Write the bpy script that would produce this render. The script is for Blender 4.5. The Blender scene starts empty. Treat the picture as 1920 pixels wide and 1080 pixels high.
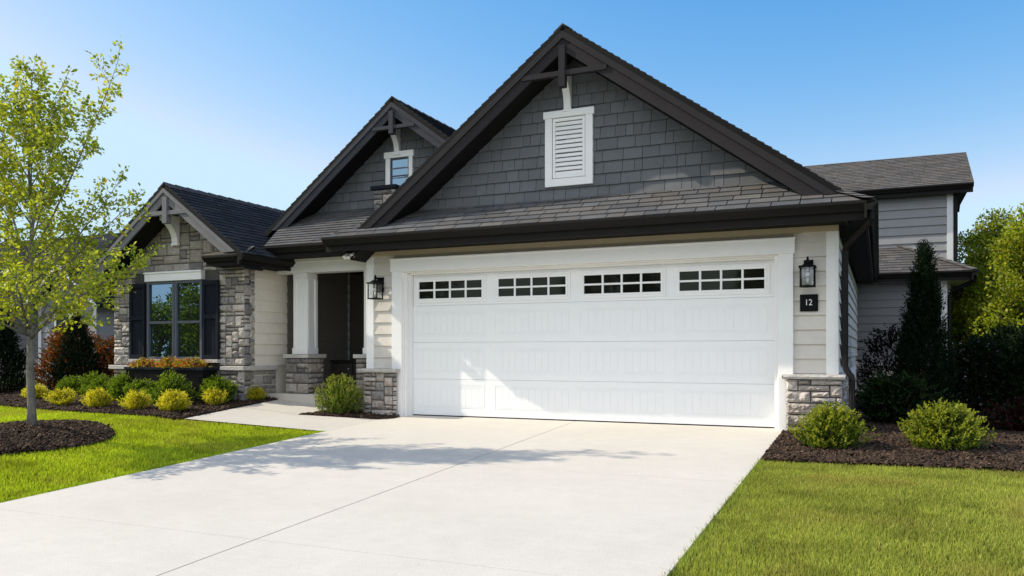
import bpy, math, random
import numpy as np
from mathutils import Vector, Matrix, noise as mnoise

random.seed(7)
RNG = np.random.default_rng(11)
scene = bpy.context.scene
COL = scene.collection

# ------------------------------------------------------------------ materials
def new_mat(name):
    m = bpy.data.materials.new(name)
    m.use_nodes = True
    nt = m.node_tree
    return m, nt, nt.nodes["Principled BSDF"]

def nd(nt, t, **kw):
    n = nt.nodes.new(t)
    for k, v in kw.items():
        if k in n.inputs: n.inputs[k].default_value = v
        else: setattr(n, k, v)
    return n

def surface(name, col=None, rough=0.7, attr=False, var=0.12, scale=6.0, fine=60.0, bump=0.15, dist=0.004,
            metal=0.0, spec=0.4, stretch=None, finevar=0.08):
    """paint, stone, roofing and the like: colour (or face colour) broken up by two noises, with bump"""
    m, nt, p = new_mat(name)
    L = nt.links.new
    tc = nd(nt, "ShaderNodeTexCoord")
    vec = tc.outputs["Object"]
    if stretch:
        mp = nd(nt, "ShaderNodeMapping"); mp.inputs["Scale"].default_value = stretch
        L(vec, mp.inputs["Vector"]); vec = mp.outputs["Vector"]
    n1 = nd(nt, "ShaderNodeTexNoise", Scale=scale, Detail=4.0)
    n2 = nd(nt, "ShaderNodeTexNoise", Scale=fine, Detail=3.0)
    L(tc.outputs["Object"], n1.inputs["Vector"]); L(vec, n2.inputs["Vector"])
    r1 = nd(nt, "ShaderNodeMapRange"); r1.inputs[1].default_value = 0.3; r1.inputs[2].default_value = 0.7
    r1.inputs[3].default_value = 1 - var; r1.inputs[4].default_value = 1 + var
    L(n1.outputs["Fac"], r1.inputs[0])
    r2 = nd(nt, "ShaderNodeMapRange"); r2.inputs[1].default_value = 0.3; r2.inputs[2].default_value = 0.7
    r2.inputs[3].default_value = 1 - finevar; r2.inputs[4].default_value = 1 + finevar
    L(n2.outputs["Fac"], r2.inputs[0])
    mu = nd(nt, "ShaderNodeMath", operation="MULTIPLY")
    L(r1.outputs[0], mu.inputs[0]); L(r2.outputs[0], mu.inputs[1])
    mx = nd(nt, "ShaderNodeVectorMath", operation="SCALE")
    if attr:
        a = nd(nt, "ShaderNodeVertexColor"); a.layer_name = "Col"
        L(a.outputs["Color"], mx.inputs[0])
    else:
        mx.inputs[0].default_value = col[:3]
    L(mu.outputs[0], mx.inputs["Scale"])
    L(mx.outputs[0], p.inputs["Base Color"])
    p.inputs["Roughness"].default_value = rough
    p.inputs["Metallic"].default_value = metal
    p.inputs["Specular IOR Level"].default_value = spec
    b = nd(nt, "ShaderNodeBump"); b.inputs["Strength"].default_value = bump; b.inputs["Distance"].default_value = dist
    L(n2.outputs["Fac"], b.inputs["Height"]); L(b.outputs["Normal"], p.inputs["Normal"])
    return m

def leaf_mat(name, trans=0.35, rough=0.5, spec=0.35, tint=(1.15, 1.2, 0.6)):
    m, nt, p = new_mat(name)
    L = nt.links.new
    a = nd(nt, "ShaderNodeVertexColor"); a.layer_name = "Col"
    L(a.outputs["Color"], p.inputs["Base Color"])
    p.inputs["Roughness"].default_value = rough
    p.inputs["Specular IOR Level"].default_value = spec
    t = nd(nt, "ShaderNodeBsdfTranslucent")
    v = nd(nt, "ShaderNodeVectorMath", operation="MULTIPLY"); v.inputs[1].default_value = tint
    L(a.outputs["Color"], v.inputs[0]); L(v.outputs[0], t.inputs["Color"])
    mix = nd(nt, "ShaderNodeMixShader"); mix.inputs[0].default_value = trans
    L(p.outputs[0], mix.inputs[1]); L(t.outputs[0], mix.inputs[2])
    out = nt.nodes["Material Output"]
    L(mix.outputs[0], out.inputs["Surface"])
    return m

def glass_mat(name, gloss, col, tint=(1, 1, 1), rough=0.015, bump=0.0):
    m, nt, p = new_mat(name)
    L = nt.links.new
    p.inputs["Base Color"].default_value = (*col, 1); p.inputs["Roughness"].default_value = 0.3; p.inputs["Specular IOR Level"].default_value = 0.05
    g = nd(nt, "ShaderNodeBsdfGlossy"); g.inputs["Roughness"].default_value = rough
    g.inputs["Color"].default_value = (*tint, 1)
    if bump:
        tc = nd(nt, "ShaderNodeTexCoord"); n = nd(nt, "ShaderNodeTexNoise", Scale=1.6, Detail=1.0)
        L(tc.outputs["Object"], n.inputs["Vector"])
        b = nd(nt, "ShaderNodeBump"); b.inputs["Strength"].default_value = bump; b.inputs["Distance"].default_value = 0.02
        L(n.outputs["Fac"], b.inputs["Height"]); L(b.outputs[0], g.inputs["Normal"])
    mix = nd(nt, "ShaderNodeMixShader"); mix.inputs[0].default_value = gloss
    L(p.outputs[0], mix.inputs[1]); L(g.outputs[0], mix.inputs[2])
    L(mix.outputs[0], nt.nodes["Material Output"].inputs["Surface"])
    return m

def clear_glass(name):
    m, nt, p = new_mat(name)
    L = nt.links.new
    t = nd(nt, "ShaderNodeBsdfTransparent"); t.inputs["Color"].default_value = (0.86, 0.88, 0.9, 1)
    g = nd(nt, "ShaderNodeBsdfGlossy"); g.inputs["Roughness"].default_value = 0.03
    mix = nd(nt, "ShaderNodeMixShader"); mix.inputs[0].default_value = 0.12
    L(t.outputs[0], mix.inputs[1]); L(g.outputs[0], mix.inputs[2])
    L(mix.outputs[0], nt.nodes["Material Output"].inputs["Surface"])
    return m

def concrete_mat(name, base=(0.60, 0.585, 0.56)):
    m, nt, p = new_mat(name)
    L = nt.links.new
    tc = nd(nt, "ShaderNodeTexCoord")
    big = nd(nt, "ShaderNodeTexNoise", Scale=0.55, Detail=5.0, Roughness=0.6)
    mid = nd(nt, "ShaderNodeTexNoise", Scale=5.0, Detail=5.0, Roughness=0.65)
    fin = nd(nt, "ShaderNodeTexNoise", Scale=150.0, Detail=3.0)
    mp = nd(nt, "ShaderNodeMapping"); mp.inputs["Scale"].default_value = (3, 90, 3)
    brush = nd(nt, "ShaderNodeTexNoise", Scale=1.0, Detail=3.0)
    L(tc.outputs["Object"], mp.inputs[0]); L(mp.outputs[0], brush.inputs["Vector"])
    for n in (big, mid, fin): L(tc.outputs["Object"], n.inputs["Vector"])
    def rng(n, a, b):
        r = nd(nt, "ShaderNodeMapRange"); r.inputs[1].default_value = 0.3; r.inputs[2].default_value = 0.7
        r.inputs[3].default_value = a; r.inputs[4].default_value = b
        L(n.outputs["Fac"], r.inputs[0]); return r
    rs = [rng(big, 0.94, 1.04), rng(mid, 0.96, 1.03), rng(fin, 0.86, 1.10), rng(brush, 0.97, 1.03)]
    cur = rs[0].outputs[0]
    for r in rs[1:]:
        mu = nd(nt, "ShaderNodeMath", operation="MULTIPLY"); L(cur, mu.inputs[0]); L(r.outputs[0], mu.inputs[1]); cur = mu.outputs[0]
    # few small dark pits and stains
    vo = nd(nt, "ShaderNodeTexVoronoi", Scale=2.2); L(tc.outputs["Object"], vo.inputs["Vector"])
    pit = nd(nt, "ShaderNodeMapRange"); pit.inputs[1].default_value = 0.012; pit.inputs[2].default_value = 0.03
    pit.inputs[3].default_value = 0.72; pit.inputs[4].default_value = 1.0
    L(vo.outputs["Distance"], pit.inputs[0])
    mu = nd(nt, "ShaderNodeMath", operation="MULTIPLY"); L(cur, mu.inputs[0]); L(pit.outputs[0], mu.inputs[1]); cur = mu.outputs[0]
    sc = nd(nt, "ShaderNodeVectorMath", operation="SCALE"); sc.inputs[0].default_value = base
    L(cur, sc.inputs["Scale"]); L(sc.outputs[0], p.inputs["Base Color"])
    p.inputs["Roughness"].default_value = 0.85; p.inputs["Specular IOR Level"].default_value = 0.3
    ad = nd(nt, "ShaderNodeMath", operation="ADD"); L(fin.outputs["Fac"], ad.inputs[0]); L(brush.outputs["Fac"], ad.inputs[1])
    b = nd(nt, "ShaderNodeBump"); b.inputs["Strength"].default_value = 0.25; b.inputs["Distance"].default_value = 0.003
    L(ad.outputs[0], b.inputs["Height"]); L(b.outputs[0], p.inputs["Normal"])
    return m

M = {}
M["white"] = surface("white_trim_paint", (0.86, 0.85, 0.83), 0.5, var=0.02, fine=40, bump=0.02, dist=0.002, finevar=0.015, stretch=(1, 1, 6))
M["door"] = surface("white_steel_door", (0.88, 0.885, 0.89), 0.42, var=0.012, fine=70, bump=0.05, dist=0.001, finevar=0.012, stretch=(0.3, 1, 4))
M["siding"] = surface("light_grey_lap_siding", None, 0.65, attr=True, var=0.04, fine=30, bump=0.25, dist=0.003, finevar=0.05, stretch=(0.6, 0.6, 7))
M["shake"] = surface("grey_shake_siding", None, 0.7, attr=True, var=0.06, fine=26, bump=0.4, dist=0.004, finevar=0.10, stretch=(5, 5, 0.4))
M["shingle"] = surface("asphalt_shingles", None, 0.9, attr=True, var=0.10, fine=170, bump=0.5, dist=0.004, finevar=0.22, spec=0.04)
M["fascia"] = surface("charcoal_fascia_paint", (0.034, 0.031, 0.033), 0.8, spec=0.06, var=0.05, fine=30, bump=0.12, dist=0.002)
M["fasciagrey"] = surface("grey_fascia_paint", (0.185, 0.182, 0.188), 0.8, spec=0.06, var=0.05, fine=30, bump=0.12, dist=0.002)
M["fasciamid"] = surface("slate_fascia_paint", (0.056, 0.057, 0.066), 0.8, spec=0.06, var=0.05, fine=30, bump=0.12, dist=0.002)
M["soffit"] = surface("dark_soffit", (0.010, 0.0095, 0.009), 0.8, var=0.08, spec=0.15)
M["gutter"] = surface("dark_bronze_gutter_metal", (0.015, 0.0138, 0.013), 0.6, var=0.05, bump=0.03, spec=0.1)
M["stone"] = surface("cut_grey_stone", None, 0.9, attr=True, var=0.14, scale=14, fine=55, bump=1.0, dist=0.016, finevar=0.20, spec=0.2)
M["mortar"] = surface("grey_mortar", (0.085, 0.08, 0.076), 0.95, var=0.1, fine=80, bump=0.4)
M["cap"] = surface("pale_limestone_cap", (0.50, 0.47, 0.43), 0.9, var=0.10, scale=9, fine=45, bump=0.8, dist=0.012, finevar=0.12, spec=0.2)
M["black"] = surface("black_metal", (0.006, 0.006, 0.0065), 0.6, var=0.05, bump=0.05, spec=0.1)
M["shutter"] = surface("dark_slate_shutter_paint", (0.016, 0.019, 0.026), 0.8, spec=0.06, var=0.06, fine=30, bump=0.1)
M["winframe"] = surface("grey_window_frame", (0.12, 0.13, 0.15), 0.8, spec=0.06, var=0.04, bump=0.05)
M["taupe"] = surface("taupe_siding", None, 0.7, attr=True, var=0.04, fine=30, bump=0.25, dist=0.003, stretch=(0.6, 0.6, 7))
M["tan"] = surface("tan_frieze_paint", (0.50, 0.405, 0.28), 0.6, var=0.03, fine=40, bump=0.06, dist=0.002, stretch=(1, 1, 6))
M["porchdark"] = surface("dark_taupe_wall", (0.055, 0.050, 0.044), 0.7, var=0.06)
M["cabinet"] = surface("dark_stained_wood", (0.022, 0.020, 0.018), 0.55, var=0.2, fine=40, stretch=(1, 1, 8))
M["concrete"] = concrete_mat("pale_broomed_concrete", (0.62, 0.57, 0.495))
M["joint"] = surface("joint_filler", (0.10, 0.098, 0.095), 0.95, var=0.15)
M["bark"] = surface("grey_bark", (0.20, 0.18, 0.155), 0.95, var=0.25, scale=10, fine=40, bump=0.9, dist=0.010, finevar=0.25, stretch=(2, 2, 0.4), spec=0.1)
M["barkdark"] = surface("dark_bark", (0.07, 0.055, 0.04), 0.95, var=0.25, scale=8, fine=30, bump=0.8, dist=0.012, spec=0.1)
M["soil"] = surface("dark_mulch_soil", (0.030, 0.021, 0.016), 0.98, var=0.3, scale=20, fine=90, bump=1.0, dist=0.03, finevar=0.4, spec=0.1)
M["chip"] = surface("mulch_chips", None, 0.95, attr=True, var=0.15, fine=80, bump=0.4, spec=0.15)
M["turf"] = surface("lawn_ground", (0.060, 0.085, 0.020), 0.98, var=0.3, scale=2.5, fine=60, bump=1.0, dist=0.03, finevar=0.3, spec=0.1)
M["grass"] = leaf_mat("grass_blades", 0.42, 0.7, 0.06, (1.2, 1.2, 0.35))
M["leaf"] = leaf_mat("leaves", 0.48, 0.5, 0.2, (1.25, 1.2, 0.35))
M["leafd"] = leaf_mat("dark_leaves", 0.15, 0.7, 0.08)
M["glass"] = glass_mat("window_glass", 0.42, (0.010, 0.012, 0.012), (0.40, 0.62, 0.80), 0.004, 0.03)
M["doorglass"] = glass_mat("garage_window_glass", 0.02, (0.004, 0.004, 0.003), (0.9, 1, 0.8), 0.03, 0.05)
M["clear"] = clear_glass("clear_lantern_glass")
M["bulb"] = surface("frosted_bulb", (0.75, 0.74, 0.70), 0.3, var=0.01)
M["number"] = surface("brushed_steel", (0.75, 0.75, 0.74), 0.35, var=0.02, metal=0.2)
M["neighbour_roof"] = surface("slate_blue_shingles", None, 0.95, attr=True, var=0.1, fine=60, bump=0.4, spec=0.1)

# ------------------------------------------------------------------ mesh helpers
class MB:
    def __init__(s):
        s.v = []; s.f = []; s.c = []; s.m = []
    def face(s, pts, col=(1, 1, 1), mi=0):
        i = len(s.v); s.v += [tuple(p) for p in pts]
        s.f.append(tuple(range(i, i + len(pts)))); s.c.append(col); s.m.append(mi)
    def box(s, x0, x1, y0, y1, z0, z1, col=(1, 1, 1), mi=0):
        s.hexa([(x0, y0, z0), (x1, y0, z0), (x1, y1, z0), (x0, y1, z0)], [(x0, y0, z1), (x1, y0, z1), (x1, y1, z1), (x0, y1, z1)], col, mi)
    def hexa(s, bot, top, col=(1, 1, 1), mi=0):
        i = len(s.v); n = len(bot); s.v += [tuple(p) for p in bot] + [tuple(p) for p in top]
        fs = [tuple(range(i + n - 1, i - 1, -1)), tuple(range(i + n, i + 2 * n))]
        for k in range(n):
            j = (k + 1) % n
            fs.append((i + k, i + j, i + n + j, i + n + k))
        for f in fs: s.f.append(f); s.c.append(col); s.m.append(mi)
    def prism(s, poly, vec, col=(1, 1, 1), mi=0):
        s.hexa(poly, [(p[0] + vec[0], p[1] + vec[1], p[2] + vec[2]) for p in poly], col, mi)
    def tube(s, pts, rad, n=8, col=(1, 1, 1), mi=0, cap=True):
        pts = [Vector(p) for p in pts]
        if not hasattr(rad, "__len__"): rad = [rad] * len(pts)
        base = len(s.v); up = None
        for k, p in enumerate(pts):
            d = (pts[min(k + 1, len(pts) - 1)] - pts[max(k - 1, 0)]).normalized()
            if up is None:
                up = Vector((0, 0, 1)) if abs(d.z) < 0.9 else Vector((1, 0, 0))
            a = d.cross(up).normalized(); b = a.cross(d).normalized(); up = b
            for j in range(n):
                t = 2 * math.pi * j / n
                q = p + (a * math.cos(t) + b * math.sin(t)) * rad[k]
                s.v.append(tuple(q))
        for k in range(len(pts) - 1):
            for j in range(n):
                j2 = (j + 1) % n
                s.f.append((base + k * n + j, base + k * n + j2, base + (k + 1) * n + j2, base + (k + 1) * n + j)); s.c.append(col); s.m.append(mi)
        if cap:
            s.f.append(tuple(base + j for j in reversed(range(n)))); s.c.append(col); s.m.append(mi)
            e = base + (len(pts) - 1) * n
            s.f.append(tuple(e + j for j in range(n))); s.c.append(col); s.m.append(mi)
    def ball(s, c, r, seg=8, ring=5, col=(1, 1, 1), mi=0):
        pts = []; rad = []
        for k in range(ring + 1):
            t = math.pi * k / ring
            pts.append((c[0], c[1], c[2] - math.cos(t) * r)); rad.append(max(0.0005, math.sin(t) * r))
        s.tube(pts, rad, seg, col, mi)
    def sphere_ok(s): return True
    def build(s, name, mats, parent=None, bevel=0.0, smooth=False, **props):
        me = bpy.data.meshes.new(name)
        me.from_pydata(s.v, [], s.f)
        if not isinstance(mats, (list, tuple)): mats = [mats]
        for m in mats: me.materials.append(m)
        if len(mats) > 1: me.polygons.foreach_set("material_index", s.m)
        ca = me.color_attributes.new("Col", "FLOAT_COLOR", "CORNER")
        arr = np.ones((len(me.loops), 4), np.float32)
        cnt = np.array([len(f) for f in s.f]); arr[:, :3] = np.repeat(np.array(s.c, np.float32)[:, :3], cnt, axis=0)
        ca.data.foreach_set("color", arr.ravel())
        if smooth: me.polygons.foreach_set("use_smooth", [True] * len(me.polygons))
        me.update()
        o = bpy.data.objects.new(name, me); COL.objects.link(o)
        if parent is not None: o.parent = parent
        if bevel:
            b = o.modifiers.new("bevel", "BEVEL"); b.width = bevel; b.segments = 2; b.limit_method = "ANGLE"; b.angle_limit = 0.7
        for k, v in props.items(): o[k] = v
        return o

def np_obj(name, V, F, C, mat, parent=None, **props):
    """mesh from arrays: V (n,3), F (m,k) faces of equal size, C (n,3) point colours"""
    me = bpy.data.meshes.new(name)
    k = F.shape[1]
    me.vertices.add(len(V)); me.vertices.foreach_set("co", V.astype(np.float32).ravel())
    me.loops.add(F.size); me.loops.foreach_set("vertex_index", F.astype(np.int32).ravel())
    me.polygons.add(len(F)); me.polygons.foreach_set("loop_start", np.arange(0, F.size, k, dtype=np.int32))
    me.polygons.foreach_set("loop_total", np.full(len(F), k, np.int32))
    me.update(calc_edges=True)
    ca = me.color_attributes.new("Col", "FLOAT_COLOR", "POINT")
    arr = np.ones((len(V), 4), np.float32); arr[:, :3] = C
    ca.data.foreach_set("color", arr.ravel())
    me.materials.append(mat)
    o = bpy.data.objects.new(name, me); COL.objects.link(o)
    if parent is not None: o.parent = parent
    for q, v in props.items(): o[q] = v
    return o

def thing(name, label, cat, loc=(0, 0, 0), group=None):
    o = bpy.data.objects.new(name, None); COL.objects.link(o)
    o.location = loc; o.empty_display_size = 0.2
    o["label"] = label; o["category"] = cat
    if group: o["group"] = group
    return o

def tag(o, label, cat, group=None):
    o["label"] = label; o["category"] = cat
    if group: o["group"] = group
    return o

def copy_tree(o, parent=None):
    c = o.copy(); COL.objects.link(c)
    if parent is not None: c.parent = parent
    for ch in list(o.children): copy_tree(ch, c)
    return c

# convex clipping in 2-D
def clip_half(poly, a, b, c):           # keep a*x+b*y <= c
    out = []
    for i in range(len(poly)):
        p, q = poly[i], poly[(i + 1) % len(poly)]
        dp, dq = a * p[0] + b * p[1] - c, a * q[0] + b * q[1] - c
        if dp <= 0: out.append(p)
        if (dp < 0 < dq) or (dq < 0 < dp):
            t = dp / (dp - dq); out.append((p[0] + t * (q[0] - p[0]), p[1] + t * (q[1] - p[1])))
    return out
def area2(p): return sum(p[i][0] * p[(i + 1) % len(p)][1] - p[(i + 1) % len(p)][0] * p[i][1] for i in range(len(p)))
def clip(poly, reg):
    if area2(reg) < 0: reg = reg[::-1]
    for i in range(len(reg)):
        p, q = reg[i], reg[(i + 1) % len(reg)]
        nx, ny = q[1] - p[1], -(q[0] - p[0])
        poly = clip_half(poly, nx, ny, nx * p[0] + ny * p[1])
        if len(poly) < 3: return []
    return poly if abs(area2(poly)) > 1e-6 else []

class Fr:                                # a working plane: origin, u, v, outward normal
    def __init__(s, o, u, v):
        s.o = Vector(o); s.u = Vector(u).normalized(); s.v = Vector(v).normalized(); s.n = s.u.cross(s.v).normalized()
    def p(s, a, b, h=0.0): return tuple(s.o + s.u * a + s.v * b + s.n * h)
    def uv(s, P):
        d = Vector(P) - s.o; return (d.dot(s.u), d.dot(s.v))

def piece(mb, fr, poly, hf, col, mi=0):
    if area2(poly) < 0: poly = poly[::-1]
    top = [fr.p(a, b, hf(a, b)) for a, b in poly]; bot = [fr.p(a, b, 0.0) for a, b in poly]
    mb.face(top, col, mi)
    for i in range(len(poly)):
        j = (i + 1) % len(poly)
        mb.face([bot[i], bot[j], top[j], top[i]], col, mi)

def jit(c, a=0.06):
    k = 1 + random.uniform(-a, a); return (c[0] * k, c[1] * k, c[2] * k)

def laps(mb, fr, reg, exposure=0.178, base=(0.5, 0.48, 0.45), v0=None, th=0.026, a=0.02, mi=0):
    vs = [p[1] for p in reg]; us = [p[0] for p in reg]
    v = min(vs) if v0 is None else v0
    while v < max(vs):
        q = clip([(min(us), v), (max(us), v), (max(us), v + exposure), (min(us), v + exposure)], reg)
        if q:
            piece(mb, fr, q, lambda x, y, v=v: th - (th - 0.004) * min(1, max(0, (y - v) / exposure)), jit(base, a), mi)
        v += exposure

def shakes(mb, fr, reg, exposure=0.158, base=(0.19, 0.185, 0.18), mi=0):
    vs = [p[1] for p in reg]; us = [p[0] for p in reg]
    v = min(vs)
    while v < max(vs):
        u = min(us) - random.uniform(0, 0.2)
        while u < max(us):
            w = random.choice((0.12, 0.16, 0.2, 0.24, 0.28)) * random.uniform(0.9, 1.1)
            jv = random.uniform(-0.003, 0.003)
            q = clip([(u + 0.003, v + jv), (u + w - 0.003, v + jv), (u + w - 0.003, v + exposure), (u + 0.003, v + exposure)], reg)
            if q:
                th = 0.027 + random.uniform(-0.002, 0.002)
                piece(mb, fr, q, lambda x, y, v=v, th=th: th - (th - 0.004) * min(1, max(0, (y - v) / exposure)), jit(base, 0.10), mi)
            u += w
        v += exposure

def shingles(mb, fr, reg, exposure=0.14, base=(0.040, 0.042, 0.046), mi=0, tab=0.30, var=0.20, gap=0.003):
    vs = [p[1] for p in reg]; us = [p[0] for p in reg]
    v = min(vs); k = 0
    while v < max(vs):
        u = min(us) - tab + (k % 2) * tab * 0.5 + random.uniform(-0.04, 0.04)
        while u < max(us):
            w = tab * random.uniform(0.72, 1.28)
            q = clip([(u + gap, v), (u + w - gap, v), (u + w - gap, v + exposure), (u + gap, v + exposure)], reg)
            if q:
                th = random.choice((0.016, 0.017, 0.019))
                tone = jit(base, var); warm = random.uniform(-0.05, 0.08)
                tone = (tone[0] * (1 + warm), tone[1] * (1 + warm * 0.3), tone[2] * (1 - warm * 0.5))
                piece(mb, fr, q, lambda x, y, v=v, th=th: th - (th - 0.003) * min(1, max(0, (y - v) / exposure)), tone, mi)
            u += w
        v += exposure; k += 1

def roof_plane(mb, e0, e1, r1, r0, thick=0.10, mi_s=0, mi_b=1, shingle=True, extra=None, **kw):
    """eave corners e0,e1 (left to right seen from outside), ridge corners r1,r0"""
    pts = [Vector(e0), Vector(e1), Vector(r1), Vector(r0)]
    if extra: pts = [Vector(p) for p in extra]
    u = (Vector(e1) - Vector(e0)).normalized(); t = Vector(r0) - Vector(e0); v = (t - u * t.dot(u)).normalized()
    fr = Fr(e0, u, v)
    poly = [fr.uv(p) for p in pts]
    mb.prism([fr.p(a, b, -thick) for a, b in poly], tuple(fr.n * (thick - 0.002)), (0.02, 0.02, 0.02), mi_b)
    if shingle: shingles(mb, fr, poly, mi=mi_s, **kw)

STONES = [(0.42, 0.365, 0.31), (0.34, 0.305, 0.27), (0.27, 0.245, 0.22), (0.40, 0.36, 0.32), (0.19, 0.178, 0.168), (0.46, 0.42, 0.375), (0.30, 0.265, 0.225), (0.24, 0.225, 0.215)]
def ashlar(mb, fr, reg, holes=(), cell=0.078, rough=0.022, base=0.03, sizes=None, zmax=None, mi=0, bright=1.0):
    """random coursed stones on the plane, each block its own rough, rounded face"""
    u0, u1 = min(p[0] for p in reg), max(p[0] for p in reg); v0, v1 = min(p[1] for p in reg), max(p[1] for p in reg)
    nu = max(1, round((u1 - u0) / cell)); nv = max(1, round((v1 - v0) / cell))
    cu, cv = (u1 - u0) / nu, (v1 - v0) / nv
    occ = [[False] * nu for _ in range(nv)]
    for (a0, a1, b0, b1) in holes:
        for j in range(nv):
            for i in range(nu):
                x, y = u0 + (i + 0.5) * cu, v0 + (j + 0.5) * cv
                if a0 < x < a1 and b0 < y < b1: occ[j][i] = True
    sizes = sizes or [(4, 2), (3, 2), (5, 2), (3, 1), (4, 1), (2, 2), (3, 3), (4, 3), (2, 1), (5, 1), (2, 3)]
    for j in range(nv):
        for i in range(nu):
            if occ[j][i]: continue
            random.shuffle(sizes); w = h = 1
            for (sw, sh) in sizes:
                if i + sw <= nu and j + sh <= nv and not any(occ[j + b][i + a] for a in range(sw) for b in range(sh)):
                    w, h = sw, sh; break
            for a in range(w):
                for b in range(h): occ[j + b][i + a] = True
            g = 0.0075
            a0, a1 = u0 + i * cu + g, u0 + (i + w) * cu - g; b0, b1 = v0 + j * cv + g, v0 + (j + h) * cv - g
            a0 += random.uniform(-0.002, 0.004); b0 += random.uniform(-0.002, 0.004)
            if zmax:
                if b0 > max(zmax(a0), zmax(a1)) - 0.03: continue
            nx, ny = max(3, round((a1 - a0) / 0.028)), max(3, round((b1 - b0) / 0.028))
            seed = random.uniform(0, 100); col = jit(random.choice(STONES), 0.10); col = (col[0] * bright * 1.02, col[1] * bright * 1.01, col[2] * bright * 1.02)
            tiltu, tiltv = random.uniform(-0.3, 0.3) * rough, random.uniform(-0.3, 0.3) * rough
            base_i = len(mb.v)
            for y in range(ny + 1):
                for x in range(nx + 1):
                    s, t = x / nx, y / ny
                    edge = min(x, nx - x, y, ny - y)
                    pu, pv = a0 + (a1 - a0) * s, b0 + (b1 - b0) * t
                    nn = mnoise.noise(Vector((pu * 14 + seed, pv * 14, seed))) + 0.6 * mnoise.noise(Vector((pu * 33, pv * 33 + seed, 3)))
                    hgt = base + rough * (0.25 + 1.25 * nn) + tiltu * (s - 0.5) * 2 + tiltv * (t - 0.5) * 2
                    if edge == 0: hgt = base * 0.45 + rough * 0.25 * nn
                    hgt = max(0.004, hgt)
                    if edge == 0:
                        pu += 0.004 * mnoise.noise(Vector((pu * 30, pv * 30, seed))); pv += 0.004 * mnoise.noise(Vector((pu * 30, pv * 30, seed + 9)))
                    if zmax: pv = min(pv, zmax(pu) - 0.005)
                    mb.v.append(fr.p(pu, pv, hgt))
            W = nx + 1
            for y in range(ny):
                for x in range(nx):
                    q = base_i + y * W + x
                    mb.f.append((q, q + 1, q + 1 + W, q + W)); mb.c.append(col); mb.m.append(mi)
            ring = [(x, 0) for x in range(nx)] + [(nx, y) for y in range(ny)] + [(x, ny) for x in range(nx, 0, -1)] + [(0, y) for y in range(ny, 0, -1)]
            bi = len(mb.v)
            for (x, y) in ring:
                pv = b0 + (b1 - b0) * y / ny; pu = a0 + (a1 - a0) * x / nx
                if zmax: pv = min(pv, zmax(pu) - 0.005)
                mb.v.append(fr.p(pu, pv, 0.0))
            R = len(ring)
            for k in range(R):
                k2 = (k + 1) % R
                mb.f.append((bi + k, bi + k2, base_i + ring[k2][1] * W + ring[k2][0], base_i + ring[k][1] * W + ring[k][0])); mb.c.append(col); mb.m.append(mi)

# ------------------------------------------------------------------ terrain
def terr(X, Y):
    z = 0.048 * np.minimum(Y, 0) + 0.2 * np.clip((-0.27 - np.asarray(X, float)) / 2.4, 0, 1)
    return z
def tz(x, y): return float(terr(x, y))

def sheet(mb, poly, off, step=0.4, mi=0, zf=None, skirt=0.0):
    xs = [p[0] for p in poly]; ys = [p[1] for p in poly]
    zf = zf or tz
    gx = sorted(set(list(np.arange(math.floor(min(xs) / step) * step, max(xs) + step, step)) + [-0.27, -2.67]))
    gy = sorted(set(list(np.arange(math.floor(min(ys) / step) * step, max(ys) + step, step)) + [0.0]))
    for i in range(len(gx) - 1):
        for j in range(len(gy) - 1):
            q = clip([(gx[i], gy[j]), (gx[i + 1], gy[j]), (gx[i + 1], gy[j + 1]), (gx[i], gy[j + 1])], poly)
            if q: mb.face([(x, y, zf(x, y) + off) for x, y in (q if area2(q) > 0 else q[::-1])], (1, 1, 1), mi)
    if skirt:
        P = poly if area2(poly) > 0 else poly[::-1]
        for i in range(len(P)):
            a, b = P[i], P[(i + 1) % len(P)]
            n = max(1, int(math.dist(a, b) / step))
            for k in range(n):
                p = (a[0] + (b[0] - a[0]) * k / n, a[1] + (b[1] - a[1]) * k / n); q = (a[0] + (b[0] - a[0]) * (k + 1) / n, a[1] + (b[1] - a[1]) * (k + 1) / n)
                mb.face([(p[0], p[1], zf(*p) + off - skirt), (q[0], q[1], zf(*q) + off - skirt), (q[0], q[1], zf(*q) + off), (p[0], p[1], zf(*p) + off)], (1, 1, 1), mi)

def inpoly(P, poly):
    x, y = P[:, 0], P[:, 1]; r = np.zeros(len(P), bool); n = len(poly)
    for i in range(n):
        x0, y0 = poly[i]; x1, y1 = poly[(i + 1) % n]
        if y0 == y1: continue
        c = ((y0 > y) != (y1 > y)) & (x < (x1 - x0) * (y - y0) / (y1 - y0) + x0)
        r ^= c
    return r

def scatter(poly, dens):
    xs = [p[0] for p in poly]; ys = [p[1] for p in poly]
    n = int((max(xs) - min(xs)) * (max(ys) - min(ys)) * dens)
    P = np.stack([RNG.uniform(min(xs), max(xs), n), RNG.uniform(min(ys), max(ys), n)], 1)
    return P[inpoly(P, poly)]

def vnoise(x, y, s, seed=0):
    """smooth value noise on arrays"""
    r = np.random.default_rng(seed); G = r.random((64, 64))
    X = np.asarray(x) * s + 500; Y = np.asarray(y) * s + 500
    xi = np.floor(X).astype(int); yi = np.floor(Y).astype(int); fx = X - xi; fy = Y - yi
    fx = fx * fx * (3 - 2 * fx); fy = fy * fy * (3 - 2 * fy)
    g = lambda a, b: G[a % 64, b % 64]
    return (g(xi, yi) * (1 - fx) + g(xi + 1, yi) * fx) * (1 - fy) + (g(xi, yi + 1) * (1 - fx) + g(xi + 1, yi + 1) * fx) * fy

# ------------------------------------------------------------------ ground, paving, beds
DRV_L, DRV_R = -0.22, 5.40
def struct(mb, name, mats, **k):
    o = mb.build(name, mats, **k); o["kind"] = "structure"; return o

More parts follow.
